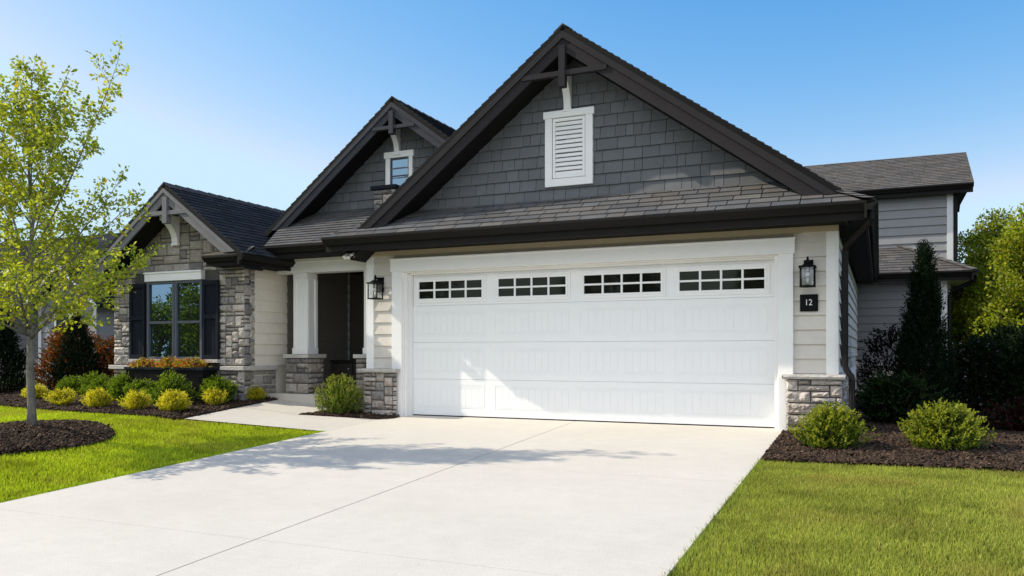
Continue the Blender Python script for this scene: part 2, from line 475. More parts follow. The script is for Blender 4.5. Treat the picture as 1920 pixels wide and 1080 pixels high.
mb = MB()
xs = [-300, -120, -60, -30, -16, -8, -4, -2.67, -1.5, -0.27, 2.5, 5.4, 9, 14, 22, 40, 80, 300]
ys = [-300, -120, -60, -30, -18, -12, -9, -6, -4, -2, -1, 0, 4, 10, 20, 40, 90, 300]
for i in range(len(xs) - 1):
    for j in range(len(ys) - 1):
        mb.face([(x, y, tz(x, y) - 0.045) for x, y in ((xs[i], ys[j]), (xs[i + 1], ys[j]), (xs[i + 1], ys[j + 1]), (xs[i], ys[j + 1]))])
struct(mb, "ground", M["turf"])

# driveway: slabs with real joints between them, on a dark base
mb = MB()
JX = 2.635
rows = [(-0.035, -3.52, 0.006), (-3.52, -6.45, 0.006), (-6.45, -10.2, 0.006), (-10.2, -14.0, 0.006)]
for (yb, yf, g) in rows:
    for (xa, xb) in ((DRV_L, JX - 0.006), (JX + 0.006, DRV_R)):
        sheet(mb, [(xa, yf + 0.0018), (xb, yf + 0.0018), (xb, yb - 0.0018), (xa, yb - 0.0018)], 0.0, 1.0, 0, skirt=0.03)
sheet(mb, [(DRV_L + 0.01, -14.0), (DRV_R - 0.01, -14.0), (DRV_R - 0.01, 0.0), (DRV_L + 0.01, 0.0)], -0.014, 1.0, 1)
mb.box(-0.05, 5.33, -0.0345, 0.02, -0.05, -0.004, mi=0)
struct(mb, "driveway", [M["concrete"], M["joint"]])

mb = MB()
W = [(DRV_L - 0.006, -1.87), (-2.21, -2.38), (-2.50, -0.105), (-1.12, -0.105), (-1.33, -1.06), (DRV_L - 0.006, -0.60)]
for poly in ([W[0], W[1], (-2.375, -1.08), W[4]], [W[0], W[4], W[5]], [(-2.376, -1.07), (-2.50, -0.105), (-1.12, -0.105), (-1.329, -1.05)]):
    sheet(mb, poly, 0.0, 0.5, 0)
    sheet(mb, poly, -0.014, 0.5, 1)
struct(mb, "walkway", [M["concrete"], M["joint"]])

BED_L = [(-2.23, -2.41), (-2.30, -2.48), (-2.9, -2.50), (-3.61, -2.46), (-5.0, -2.34), (-6.47, -2.1), (-9.0, -1.7), (-13, -1.2), (-13, 4.0), (-5.6, 4.0), (-5.6, -0.6), (-2.77, -0.6), (-2.77, -0.10), (-2.52, -0.10)]
TRI = [(-1.31, -1.05), (-0.24, -0.585), (-0.05, -0.47), (-0.14, -0.10), (-0.78, -0.10), (-1.10, -0.12)]
BED_R = [(5.42, -2.33), (6.3, -2.27), (7.68, -2.19), (9.5, -1.95), (14, -1.2), (14, 10), (5.9, 10), (6.05, 0.5), (6.05, -0.1), (5.42, -0.15)]
RC = (-2.72, -4.52); RR = (1.02, 1.15)
def ring_pts(k=1.0, n=40):
    return [(RC[0] + RR[0] * k * (1 + 0.05 * math.sin(3 * t)) * math.cos(t), RC[1] + RR[1] * k * (1 + 0.05 * math.cos(2 * t)) * math.sin(t)) for t in [2 * math.pi * i / n for i in range(n)]]
def mound(x, y):
    d = ((np.asarray(x, float) - RC[0]) / RR[0]) ** 2 + ((np.asarray(y, float) - RC[1]) / RR[1]) ** 2
    return 0.10 * np.clip(1 - d, 0, 1) ** 0.8
mb = MB()
n = 40; Rings = [ring_pts(k, n) for k in (0.02, 0.3, 0.55, 0.75, 0.9, 1.0)]
for a in range(5):
    for i in range(n):
        q = [Rings[a][i], Rings[a + 1][i], Rings[a + 1][(i + 1) % n], Rings[a][(i + 1) % n]]
        mb.face([(x, y, tz(x, y) + float(mound(x, y)) + 0.002 - (0.03 if (x, y) in Rings[5] else 0)) for x, y in q])
for poly in ([(-13, 4), (-13, -1.2), (-9.0, -1.7), (-6.47, -2.1), (-5.6, -2.25), (-5.6, 4)], [(-5.6, -0.6), (-5.6, -2.25), (-5.0, -2.34), (-3.61, -2.46), (-2.9, -2.50), (-2.30, -2.48), (-2.23, -2.41), (-2.43, -0.6)],
             [(-2.77, -0.6), (-2.43, -0.6), (-2.52, -0.10), (-2.77, -0.10)], TRI,
             [(5.42, -2.33), (6.3, -2.27), (7.68, -2.19), (9.5, -1.95), (14, -1.2), (14, -0.15), (5.42, -0.15)], [(6.0, -0.15), (14, -0.15), (14, 10), (6.0, 10)]):
    sheet(mb, poly, -0.006, 0.5)
struct(mb, "mulch_bed", M["soil"])

def chips(name, poly, dens, size=(0.02, 0.05), zoff=0.0, zf=None, label=None):
    P = scatter(poly, dens); n = len(P)
    z = terr(P[:, 0], P[:, 1]) + zoff
    if zf is not None: z = z + zf(P[:, 0], P[:, 1])
    z = z + RNG.uniform(-0.004, 0.022, n)
    L = RNG.uniform(size[0], size[1], n) * RNG.choice([1, 1, 1, 1.6], n); Wd = L * RNG.uniform(0.3, 0.6, n); T = RNG.uniform(0.005, 0.012, n)
    yaw = RNG.uniform(0, 6.283, n); pit = RNG.normal(0, 0.4, n); rol = RNG.normal(0, 0.4, n)
    ca, sa = np.cos(yaw), np.sin(yaw)
    ux = np.stack([ca * np.cos(pit), sa * np.cos(pit), np.sin(pit)], 1)
    uy = np.stack([-sa * np.cos(rol), ca * np.cos(rol), np.sin(rol)], 1)
    uz = np.cross(ux, uy)
    C0 = np.stack([P[:, 0], P[:, 1], z], 1)
    vs = []
    for sx, sy, sz in ((-1, -1, -1), (1, -1, -1), (1, 1, -1), (-1, 1, -1), (-0.8, -0.7, 1), (0.9, -0.8, 1), (0.8, 0.9, 1), (-0.9, 0.7, 1)):
        vs.append(C0 + ux * (sx * L / 2)[:, None] + uy * (sy * Wd / 2)[:, None] + uz * (sz * T / 2)[:, None])
    V = np.stack(vs, 1).reshape(-1, 3)
    f = np.array([[4, 5, 6, 7], [0, 1, 5, 4], [1, 2, 6, 5], [2, 3, 7, 6], [3, 0, 4, 7]])
    F = (np.arange(n)[:, None, None] * 8 + f[None]).reshape(-1, 4)
    t = RNG.random(n); base = np.stack([0.030 + 0.075 * t ** 2, 0.020 + 0.047 * t ** 2, 0.014 + 0.030 * t ** 2], 1)
    pale = RNG.random(n) < 0.06; base[pale] = base[pale] * 2.0
    return np_obj(name, V, F, np.repeat(base, 8, 0), M["chip"], kind="stuff", **({"label": label} if label else {}))

chips("mulch_chips", ring_pts(1.0), 3400, zf=mound, label="dark mulch chips mounded round the young tree", )
chips("mulch_chips", BED_L[:9] + [(-5.6, 1.0), (-5.6, -0.6), (-2.77, -0.6), (-2.77, -0.1), (-2.52, -0.1)] if False else [(-2.23, -2.41), (-2.30, -2.48), (-2.9, -2.50), (-3.61, -2.46), (-5.0, -2.34), (-6.47, -2.1), (-9.0, -1.7), (-9.0, 0.3), (-5.7, 0.3), (-5.7, -0.66), (-2.77, -0.66), (-2.77, -0.1), (-2.52, -0.1)],
      1500, (0.025, 0.055), label="dark mulch chips in the bed below the stone bay")
chips("mulch_chips", TRI, 3200, label="dark mulch chips in the wedge bed beside the stone pier")
chips("mulch_chips", [(5.42, -2.33), (6.3, -2.27), (7.68, -2.19), (9.5, -1.95), (9.5, 2.0), (6.2, 3.0), (6.2, -0.3), (5.42, -0.3)], 3200, label="brown mulch chips in the bed right of the garage")

# grass
def grass(name, poly, dens, hmin, hmax, w, excl=None, label=None, dry=0.0, tone=(1, 1, 1)):
    P = scatter(poly, dens)
    if excl: P = P[~inpoly(P, excl)]
    n = len(P)
    z = terr(P[:, 0], P[:, 1]) - 0.045
    h = RNG.uniform(hmin, hmax, n) + 0.03; wd = w * RNG.uniform(0.7, 1.3, n)
    yaw = RNG.uniform(0, 6.283, n); lean = np.abs(RNG.normal(0, 0.42, n)); la = RNG.uniform(0, 6.283, n)
    sx = np.stack([np.cos(yaw), np.sin(yaw), np.zeros(n)], 1) * (wd / 2)[:, None]
    dv = np.stack([np.cos(la) * np.sin(lean), np.sin(la) * np.sin(lean), np.cos(lean)], 1)
    B = np.stack([P[:, 0], P[:, 1], z], 1)
    mid = B + dv * (h * 0.55)[:, None]
    tip = mid + (dv + np.stack([np.cos(la), np.sin(la), np.zeros(n)], 1) * (0.5 * lean)[:, None]) * (h * 0.5)[:, None]
    V = np.stack([B - sx, B + sx, mid + sx * 0.8, mid - sx * 0.8, tip], 1).reshape(-1, 3)
    i = np.arange(n)[:, None] * 5
    F = np.concatenate([np.concatenate([i, i + 1, i + 2], 1), np.concatenate([i, i + 2, i + 3], 1), np.concatenate([i + 3, i + 2, i + 4], 1)], 0)
    a = vnoise(P[:, 0], P[:, 1], 0.9, 1); b = vnoise(P[:, 0], P[:, 1], 3.2, 2); c = vnoise(P[:, 0], P[:, 1], 2.0, 3)
    r = RNG.random(n)
    k = 0.75 + 0.55 * (0.5 * a + 0.5 * b)
    k = k * RNG.choice([0.62, 0.85, 1.0, 1.15, 1.5], n, p=[0.2, 0.25, 0.25, 0.2, 0.1])
    k = k * np.where(vnoise(P[:, 0], P[:, 1], 4.5, 5) > 0.72, 0.78, 1.0)
    g = np.stack([0.32 + 0.12 * r, 0.48 + 0.10 * r, 0.020 + 0.014 * r], 1) * np.array(tone)[None] * k[:, None]
    yl = np.clip((c - 0.62) * 3.2, 0, 1) * (0.35 + dry) + (RNG.random(n) < 0.05 + dry * 0.08) * 0.7
    yl = np.clip(yl, 0, 1)[:, None]
    g = g * (1 - yl) + np.array([[0.46, 0.39, 0.12]]) * yl
    Cc = np.repeat(g, 5, 0).reshape(n, 5, 3)
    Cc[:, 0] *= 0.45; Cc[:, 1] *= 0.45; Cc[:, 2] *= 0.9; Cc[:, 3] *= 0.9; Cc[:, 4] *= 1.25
    return np_obj(name, V, F, Cc.reshape(-1, 3), M["grass"], kind="stuff", **({"label": label} if label else {}))

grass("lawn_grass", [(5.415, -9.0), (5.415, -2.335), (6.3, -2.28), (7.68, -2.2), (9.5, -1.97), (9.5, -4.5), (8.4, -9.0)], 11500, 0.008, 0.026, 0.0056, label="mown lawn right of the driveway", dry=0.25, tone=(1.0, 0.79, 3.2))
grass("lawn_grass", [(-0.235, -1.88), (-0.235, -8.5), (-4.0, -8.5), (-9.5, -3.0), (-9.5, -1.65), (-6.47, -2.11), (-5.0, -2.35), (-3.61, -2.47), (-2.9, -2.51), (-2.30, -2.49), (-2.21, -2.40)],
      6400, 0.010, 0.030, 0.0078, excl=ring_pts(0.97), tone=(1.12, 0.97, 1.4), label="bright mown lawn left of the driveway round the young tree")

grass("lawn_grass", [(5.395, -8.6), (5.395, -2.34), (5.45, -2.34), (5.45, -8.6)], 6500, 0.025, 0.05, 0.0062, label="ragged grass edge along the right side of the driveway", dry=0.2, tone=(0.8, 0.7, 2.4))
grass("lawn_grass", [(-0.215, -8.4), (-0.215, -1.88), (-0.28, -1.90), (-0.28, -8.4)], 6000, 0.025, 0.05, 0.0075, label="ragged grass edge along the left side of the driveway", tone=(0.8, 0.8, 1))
# ------------------------------------------------------------------ the house
house = thing("house", "grey single storey house with large front gable, white garage door and stone piers", "house", (2.6, 0, 0))
class HB(MB):
    pass
def part(mb, name, mats, parent=None, **k):
    """child of the house (or of one of its parts), keeping world coordinates"""
    p = parent if parent is not None else house
    o = mb.build(name, mats, p, **k)
    o.matrix_parent_inverse = Matrix.Translation(-Vector(house.location))
    if p is not house: o.matrix_parent_inverse = Matrix.Identity(4)
    return o

SID = (0.64, 0.595, 0.535)
XW0, XW1, YW = -0.70, 6.01, -0.15          # garage box
# --- garage wall (body) with lap siding
mb = MB()
mb.box(-0.60, -0.20, YW + 0.001, 0.1, 0, 2.5, mi=1)
mb.box(5.48, 5.92, YW + 0.001, 0.1, 0, 2.5, mi=1)
mb.box(-0.60, 5.92, YW + 0.001, 0.1, 2.30, 2.66, mi=1)
fr = Fr((0, YW, 0), (1, 0, 0), (0, 0, 1))
for reg in ([(-0.60, 0.71), (-0.245, 0.71), (-0.245, 2.42), (-0.60, 2.42)], [(5.525, 0.69), (5.90, 0.69), (5.90, 2.42), (5.525, 2.42)], [(-0.245, 2.37), (5.525, 2.37), (5.525, 2.42), (-0.245, 2.42)]):
    laps(mb, fr, reg, 0.178, SID if reg[0][1] < 2 else (0.40, 0.34, 0.26), v0=0.70)  # strip above the header carries the tan eave shade in its colour
# side walls of the garage box
frs = Fr((XW1, 0, 0), (0, 1, 0), (0, 0, 1))
mb.box(XW1 - 0.2, XW1 - 0.002, YW + 0.12, 9.4, 0, 2.6, mi=1)
laps(mb, frs, [(-0.03, 0.70), (9.4, 0.70), (9.4, 2.46), (-0.03, 2.46)], 0.178, SID, v0=0.70)
frl = Fr((XW0, 0, 0), (0, -1, 0), (0, 0, 1))
mb.box(XW0 + 0.002, XW0 + 0.2, YW + 0.12, 2.4, 0, 2.6, mi=1)
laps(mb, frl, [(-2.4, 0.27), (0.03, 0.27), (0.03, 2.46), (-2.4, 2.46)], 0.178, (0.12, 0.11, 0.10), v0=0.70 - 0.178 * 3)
gw = part(mb, "garage_wall", [M["siding"], M["siding"]])
# corner boards, frieze
mb = MB(); mb.box(-0.702, -0.60, YW - 0.03, YW, 0.695, 2.42); mb.box(-0.732, -0.702, YW - 0.03, YW + 0.10, 0.695, 2.42); part(mb, "corner_board", M["white"], gw, bevel=0.004)
mb = MB(); mb.box(5.90, 6.012, YW - 0.03, YW, 0.675, 2.42); mb.box(6.012, 6.042, YW - 0.03, YW + 0.10, 0.675, 2.42); part(mb, "corner_board", M["white"], gw, bevel=0.004)
mb = MB(); mb.box(-0.735, 6.045, YW - 0.045, YW, 2.42, 2.60); mb.box(-0.735, 6.045, YW - 0.06, YW - 0.045, 2.55, 2.60); part(mb, "frieze_board", M["tan"], gw, bevel=0.004)

# --- door casing
mb = MB()
YC = -0.225
mb.box(-0.245, -0.07, YC, YW + 0.02, -0.03, 2.17)                   # left casing
mb.box(5.35, 5.525, YC, YW + 0.02, -0.03, 2.17)
mb.box(-0.265, 5.545, YC - 0.012, YW + 0.02, 2.17, 2.36)            # header
mb.box(-0.275, 5.555, YC - 0.022, YC - 0.012, 2.345, 2.368)
mb.box(-0.055, -0.02, -0.165, 0.0, -0.03, 2.155)                    # stepped jamb
mb.box(-0.02, 0.0, -0.09, 0.0, -0.03, 2.14)
mb.box(-0.07, -0.055, -0.185, 0.0, -0.03, 2.169)
mb.box(5.30, 5.335, -0.165, 0.0, -0.03, 2.155)
mb.box(5.335, 5.35, -0.185, 0.0, -0.03, 2.169)
mb.box(-0.055, 5.335, -0.165, -0.02, 2.155, 2.169)
mb.box(0.0, 5.30, -0.09, -0.02, 2.13, 2.155)
part(mb, "garage_door_casing", M["white"], gw, bevel=0.004)

# --- garage door: four sections with raised beadboard panels
mb = MB()
SEC = 0.553
PX = [(0.05, 1.23), (1.38, 2.54), (2.69, 3.88), (4.02, 5.22)]
for k in range(4):
    z0, z1 = k * SEC + (0.012 if k == 0 else 0.0), (k + 1) * SEC - 0.003
    mb.box(0.001, 5.299, 0.002, 0.05, z0, z1)
    if k == 3: continue
    pz0, pz1 = z0 + 0.095, z1 - 0.085
    # stiles and rails stand proud of the panels
    yb = -0.0022
    mb.box(0.001, 5.299, yb, 0.0015, z0, pz0); mb.box(0.001, 5.299, yb, 0.0015, pz1, z1)
    edges = [0.001] + [x for p in PX for x in p] + [5.299]
    for i in range(0, len(edges), 2):
        mb.box(edges[i], edges[i + 1], yb, 0.0015, pz0, pz1)
    for (a, b) in PX:
        g = 0.022                                                     # groove round the panel, then planks
        mb.box(a + g, b - g, -0.002, 0.0015, pz0 + g, pz0 + 0.035); mb.box(a + g, b - g, -0.002, 0.0015, pz1 - 0.035, pz1 - g)
        nb = 11; w = (b - a - 2 * g) / nb
        for i in range(nb):
            mb.box(a + g + i * w + 0.0016, a + g + (i + 1) * w - 0.0016, -0.0012, 0.0015, pz0 + 0.041, pz1 - 0.041)
gd = part(mb, "garage_door", M["door"])
mb = MB(); mb.box(0.002, 5.298, -0.006, 0.045, -0.004, 0.0115); part(mb, "bottom_seal", M["black"], gd)
GX = [(0.11, 1.17), (1.44, 2.48), (2.75, 3.83), (4.08, 5.16)]
for (a, b) in GX:
    mb = MB(); z0, z1 = 1.765, 2.02; f = 0.065; yo = -0.014
    mb.box(a - f, b + f, yo, 0.0015, z0 - f, z0); mb.box(a - f, b + f, yo, 0.0015, z1, z1 + f)
    mb.box(a - f, a, yo, 0.0015, z0, z1); mb.box(b, b + f, yo, 0.0015, z0, z1)
    mb.box(a - 0.03, b + 0.03, yo - 0.010, yo, z0 - 0.03, z0); mb.box(a - 0.03, b + 0.03, yo - 0.010, yo, z1, z1 + 0.03)
    mb.box(a - 0.03, a, yo - 0.010, yo, z0, z1); mb.box(b, b + 0.03, yo - 0.010, yo, z0, z1)
    w = (b - a) / 4
    for i in (1, 2, 3): mb.box(a + i * w - 0.014, a + i * w + 0.014, yo - 0.006, -0.001, z0, z1)
    zc = (z0 + z1) / 2
    for i in range(4): mb.box(a + i * w + (0.014 if i else 0), a + (i + 1) * w - (0.014 if i < 3 else 0), yo - 0.006, -0.001, zc - 0.013, zc + 0.013)
    part(mb, "door_window_frame", M["door"], gd, bevel=0.002)
    mb = MB(); mb.face([(a, -0.0005, z0), (b, -0.0005, z0), (b, -0.0005, z1), (a, -0.0005, z1)]); part(mb, "door_window_pane", M["doorglass"], gd)

# --- stone piers
def pier(x0, x1, z0, z1, yf, yb, capx, capz, side=None, side_b=None):
    mb = MB()
    mb.box(x0 + 0.03, x1 - 0.03, yf + 0.03, yb, z0, z1 - 0.002, mi=1)
    fr = Fr((0, yf + 0.03, 0), (1, 0, 0), (0, 0, 1))
    ashlar(mb, fr, [(x0, z0), (x1, z0), (x1, z1), (x0, z1)], rough=0.030, base=0.030, cell=0.072, bright=1.25, sizes=[(4, 1), (3, 1), (5, 2), (4, 2), (2, 1), (3, 2), (2, 2), (5, 1)])
    if side == "right":
        fs = Fr((x1 - 0.03, 0, 0), (0, 1, 0), (0, 0, 1))
        ashlar(mb, fs, [(yf + 0.03, z0), (side_b, z0), (side_b, z1), (yf + 0.03, z1)], rough=0.028, cell=0.075)
        mb.box(x1 - 0.15, x1 - 0.031, yb, side_b, z0, z1 - 0.002, mi=1)
    if side == "left":
        fs = Fr((x0 + 0.03, 0, 0), (0, -1, 0), (0, 0, 1))
        ashlar(mb, fs, [(-side_b, z0), (-yf - 0.03, z0), (-yf - 0.03, z1), (-side_b, z1)], rough=0.028, cell=0.075)
    o = part(mb, "stone_pier", [M["stone"], M["mortar"]])
    mb = MB()
    n = 14; bx0, bx1 = capx
    # rough chiselled edge: a strip of irregular front faces
    zt, zb = capz + 0.055, capz
    def edge(p, q):
        prev = None
        for i in range(n + 1):
            t = i / n; x = p[0] + (q[0] - p[0]) * t; y = p[1] + (q[1] - p[1]) * t
            o_ = random.uniform(-0.006, 0.006)
            nx, ny = (q[1] - p[1]), -(q[0] - p[0]); l = math.hypot(nx, ny); nx /= l; ny /= l
            cur = ((x + nx * 0.004, y + ny * 0.004, zt), (x + nx * (0.014 + o_), y + ny * (0.014 + o_), (zt + zb) / 2), (x + nx * (0.003 + o_ * 0.5), y + ny * (0.003 + o_ * 0.5), zb))
            if prev:
                mb.face([prev[1], cur[1], cur[0], prev[0]]); mb.face([prev[2], cur[2], cur[1], prev[1]])
            prev = cur
    ye = yb if side is None else max(yb, side_b or yb)
    edge((bx0, yf - 0.04), (bx1, yf - 0.04)); edge((bx1, yf - 0.04), (bx1, ye)); edge((bx0, ye), (bx0, yf - 0.04))
    mb.box(bx0, bx1, yf - 0.04, ye, zb, zt)
    part(mb, "pier_cap", M["cap"], o)
pier(-0.725, -0.125, -0.05, 0.65, -0.29, -0.10, (-0.785, -0.10), 0.652, "left", 0.4)
pier(5.44, 6.09, -0.09, 0.63, -0.29, -0.10, (5.415, 6.125), 0.632, "right", 1.3)
# --- roofs and gables -------------------------------------------------------------
def gable(name, xa, za, sl, sr, yr, yw, xl, xr, zcl, zcr, h1, h2, mats, ridge_y, roofs, king=None, collar=None, soffit_drop=None):
    """front-facing gable: roof slabs back to ridge_y, rake boards at yr, soffits back to yw, king post and collar"""
    zl = lambda x: za - sl * (xa - x); zr = lambda x: za - sr * (x - xa)
    mb = MB()
    if roofs in ("both", "left"):
        roof_plane(mb, (xl, ridge_y, zl(xl)), (xl, yr - 0.02, zl(xl)), (xa, yr - 0.02, za), (xa, ridge_y, za), thick=0.07)
    if roofs in ("both", "right"):
        roof_plane(mb, (xr, yr - 0.02, zr(xr)), (xr, ridge_y, zr(xr)), (xa, ridge_y, za), (xa, yr - 0.02, za), thick=0.07, exposure=0.105, tab=0.26)
    # ridge cap
    y = yr - 0.02
    while y < ridge_y:
        d = 0.13; c = jit((0.07, 0.068, 0.068), 0.2)
        e = 0.028
        mb.face([(xa - d, y, zl(xa - d) + e), (xa, y, za + e), (xa, y + 0.24, za + e - 0.012), (xa - d, y + 0.24, zl(xa - d) + e - 0.012)], c)
        mb.face([(xa, y, za + e), (xa + d, y, zr(xa + d) + e), (xa + d, y + 0.24, zr(xa + d) + e - 0.012), (xa, y + 0.24, za + e - 0.012)], c)
        mb.face([(xa - d, y, zl(xa - d)), (xa, y, za), (xa, y, za + e), (xa - d, y, zl(xa - d) + e)], c); mb.face([(xa, y, za), (xa + d, y, zr(xa + d)), (xa + d, y, zr(xa + d) + e), (xa, y, za + e)], c)
        y += 0.24
    roof = part(mb, name, [M["shingle"], M["soffit"]])
    c0 = 0.075                                                        # below the roof top
    for side in (0, 1):
        f = zl if side == 0 else zr
        x_end = xl if side == 0 else xr; zc = zcl if side == 0 else zcr
        mb = MB()
        for (o0, hh, y0, y1) in ((c0, h1, yr - 0.035, yr + 0.0), (c0 + h1, h2, yr - 0.008, yr + 0.02)):
            poly = [(xa, za - o0), (x_end, f(x_end) - o0), (x_end, f(x_end) - o0 - hh), (xa, za - o0 - hh)]
            poly = clip_half(poly, 0, -1, -zc)
            mb.prism([(x, y0, z) for x, z in poly], (0, y1 - y0, 0))
        part(mb, "rake_board", mats[side], roof)
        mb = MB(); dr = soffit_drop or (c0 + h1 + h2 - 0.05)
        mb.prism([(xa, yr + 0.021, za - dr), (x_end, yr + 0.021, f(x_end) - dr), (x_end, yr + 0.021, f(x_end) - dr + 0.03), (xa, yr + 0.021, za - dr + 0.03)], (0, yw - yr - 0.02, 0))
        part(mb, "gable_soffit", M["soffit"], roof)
    if king:
        x0, x1, z0 = king
        mb = MB(); mb.box(x0, x1, yr - 0.045, yr + 0.05, z0, za - c0 - h1 - h2 + 0.06); part(mb, "king_post", mats[2], roof, bevel=0.004)
    if collar:
        x0, x1, z0, z1 = collar
        mb = MB(); mb.box(x0, x1, yr - 0.028, yr + 0.04, z0, z1); part(mb, "collar_beam", mats[2], roof, bevel=0.004)
    return roof, zl, zr

def bracket(x0, x1, yw, z0, z1, reach, roofpart):
    """white corbel: S-curved profile standing out from the wall"""
    prof = [(0, z0), (-0.05, z0), (-0.055, z0 + 0.05)]
    H = z1 - z0
    for i in range(9):
        t = i / 8; prof.append((-0.055 - (reach - 0.085) * (t ** 2.0), z0 + 0.05 + (H - 0.14) * t))
    prof += [(-reach, z1 - 0.085), (-reach, z1 - 0.02), (-reach + 0.02, z1), (0, z1)]
    mb = MB()
    n = len(prof)
    base = len(mb.v)
    # triangulated side faces through a strip along the wall line
    L = [(x0, yw + p[0], p[1]) for p in prof]; Rr = [(x1, yw + p[0], p[1]) for p in prof]
    for i in range(n):
        j = (i + 1) % n
        mb.face([L[i], L[j], Rr[j], Rr[i]])
    mb.face(L[::-1]); mb.face(Rr)
    mb.box(x0 - 0.012, x1 + 0.012, yw - 0.06, yw - 0.002, z0 - 0.035, z0 - 0.001)
    part(mb, "bracket", M["white"], roofpart, bevel=0.003)

# main garage gable
GA = (2.66, 5.29)
fm = (M["fascia"], M["fascia"], M["fascia"])
groof, zl, zr = gable("garage_gable_roof", GA[0], GA[1], 0.772, 0.717, -0.60, -0.17, -0.75, 6.16, 2.79, 2.79, 0.095, 0.165, fm, 9.6, "both", king=(2.61, 2.70, 4.47), collar=(2.06, 3.27, 4.62, 4.69), soffit_drop=0.318)
mb = MB()
gp = [(-0.25, 3.075), (5.72, 3.075), (GA[0], GA[1] - 0.24)]
gp = clip([(-1, 3.06), (7, 3.06), (7, 6), (-1, 6)], [(GA[0] - (GA[1] - 0.27 - 3.06) / 0.772, 3.06), (GA[0] + (GA[1] - 0.27 - 3.06) / 0.717, 3.06), (GA[0], GA[1] - 0.27)])
frg = Fr((0, -0.17, 0), (1, 0, 0), (0, 0, 1))
mb.prism([(x, -0.169, z) for x, z in gp], (0, 0.1, 0), (0.06, 0.06, 0.06), 1)
shakes(mb, frg, gp, 0.158, (0.126, 0.130, 0.137))
gwall = part(mb, "gable_wall", [M["shake"], M["soffit"]])
bracket(2.535, 2.635, -0.190, 4.295, 4.76, 0.25, gwall)
# louvre vent
mb = MB()
yv = -0.195
x0, x1, z0, z1 = 2.25, 2.945, 3.245, 4.19
fw = 0.105
mb.box(x0, x0 + fw, yv - 0.03, yv + 0.02, z0, z1); mb.box(x1 - fw, x1, yv - 0.03, yv + 0.02, z0, z1)
mb.box(x0 + fw, x1 - fw, yv - 0.03, yv + 0.02, z0, z0 + fw)
mb.box(x0 - 0.022, x1 + 0.022, yv - 0.04, yv + 0.02, z1, z1 + 0.095)
ix0, ix1, iz0, iz1 = x0 + fw, x1 - fw, z0 + fw, z1
mb.box(ix0 + 0.008, ix0 + 0.045, yv - 0.022, yv + 0.02, iz0 + 0.008, iz1 - 0.008); mb.box(ix1 - 0.045, ix1 - 0.008, yv - 0.022, yv + 0.02, iz0 + 0.008, iz1 - 0.008)
mb.box(ix0 + 0.045, ix1 - 0.045, yv - 0.022, yv + 0.02, iz0 + 0.008, iz0 + 0.05); mb.box(ix0 + 0.045, ix1 - 0.045, yv - 0.022, yv + 0.02, iz1 - 0.05, iz1 - 0.008)
gv = part(mb, "gable_vent", M["white"], bevel=0.003)
mb = MB()
ns = 12; hz = (iz1 - iz0 - 0.10) / ns
for i in range(ns):
    b = iz0 + 0.05 + i * hz
    mb.prism([(ix0 + 0.046, yv - 0.020, b + 0.004), (ix0 + 0.046, yv - 0.012, b - 0.002), (ix0 + 0.046, yv + 0.012, b + hz * 0.80), (ix0 + 0.046, yv + 0.004, b + hz * 0.86)], (ix1 - ix0 - 0.092, 0, 0))
part(mb, "louvre_slats", M["white"], gv)
mb = MB(); mb.box(ix0 + 0.04, ix1 - 0.04, yv + 0.0135, yv + 0.0195, iz0 + 0.03, iz1 - 0.03); part(mb, "vent_backing", M["soffit"], gv)

# skirt roof across the garage, with hips, and the side pent
EZ = 2.655
sk = lambda y: EZ + 0.67 * (y + 0.80)
mb = MB()
XL = -1.12
roof_plane(mb, (XL, -0.80, EZ), (6.45, -0.80, EZ), (6.10, -0.12, sk(-0.12)), (-0.55, -0.12, sk(-0.12)), thick=0.05,
           extra=[(XL, -0.80, EZ), (6.45, -0.80, EZ), (6.08, -0.55, sk(-0.55)), (5.74, -0.16, sk(-0.16)), (-0.20, -0.16, sk(-0.16)), (-0.70, -0.50, sk(-0.50))], exposure=0.135, tab=0.31, var=0.17, gap=0.006, base=(0.108, 0.107, 0.109))
roof_plane(mb, (6.45, -0.80, EZ), (6.45, 9.3, EZ), (6.08, 9.3, sk(-0.55)), (6.08, -0.55, sk(-0.55)), thick=0.05)
mb.face([(XL, -0.80, EZ), (-0.70, -0.50, sk(-0.5)), (-0.60, -0.30, sk(-0.3) - 0.1), (-0.95, 0.0, EZ + 0.05)], (0.12, 0.115, 0.11))
# hip cap shingles at the right corner
a, b = Vector((6.45, -0.80, EZ)), Vector((6.08, -0.55, sk(-0.55)))
for i in range(4):
    p = a.lerp(b, i / 4); q = a.lerp(b, (i + 1) / 4 + 0.05)
    for sgn, off in ((-1, Vector((-0.12, -0.03, -0.0))), (1, Vector((0.05, 0.12, -0.02)))):
        c = jit((0.13, 0.12, 0.112), 0.15)
        e = Vector((0, 0, 0.035)); e2 = Vector((0, 0, 0.024))
        pts = [p + e, p + off + e, q + off + e2, q + e2]
        mb.face(pts if sgn > 0 else pts[::-1], c)
skirt = part(mb, "skirt_roof", [M["shingle"], M["soffit"]])

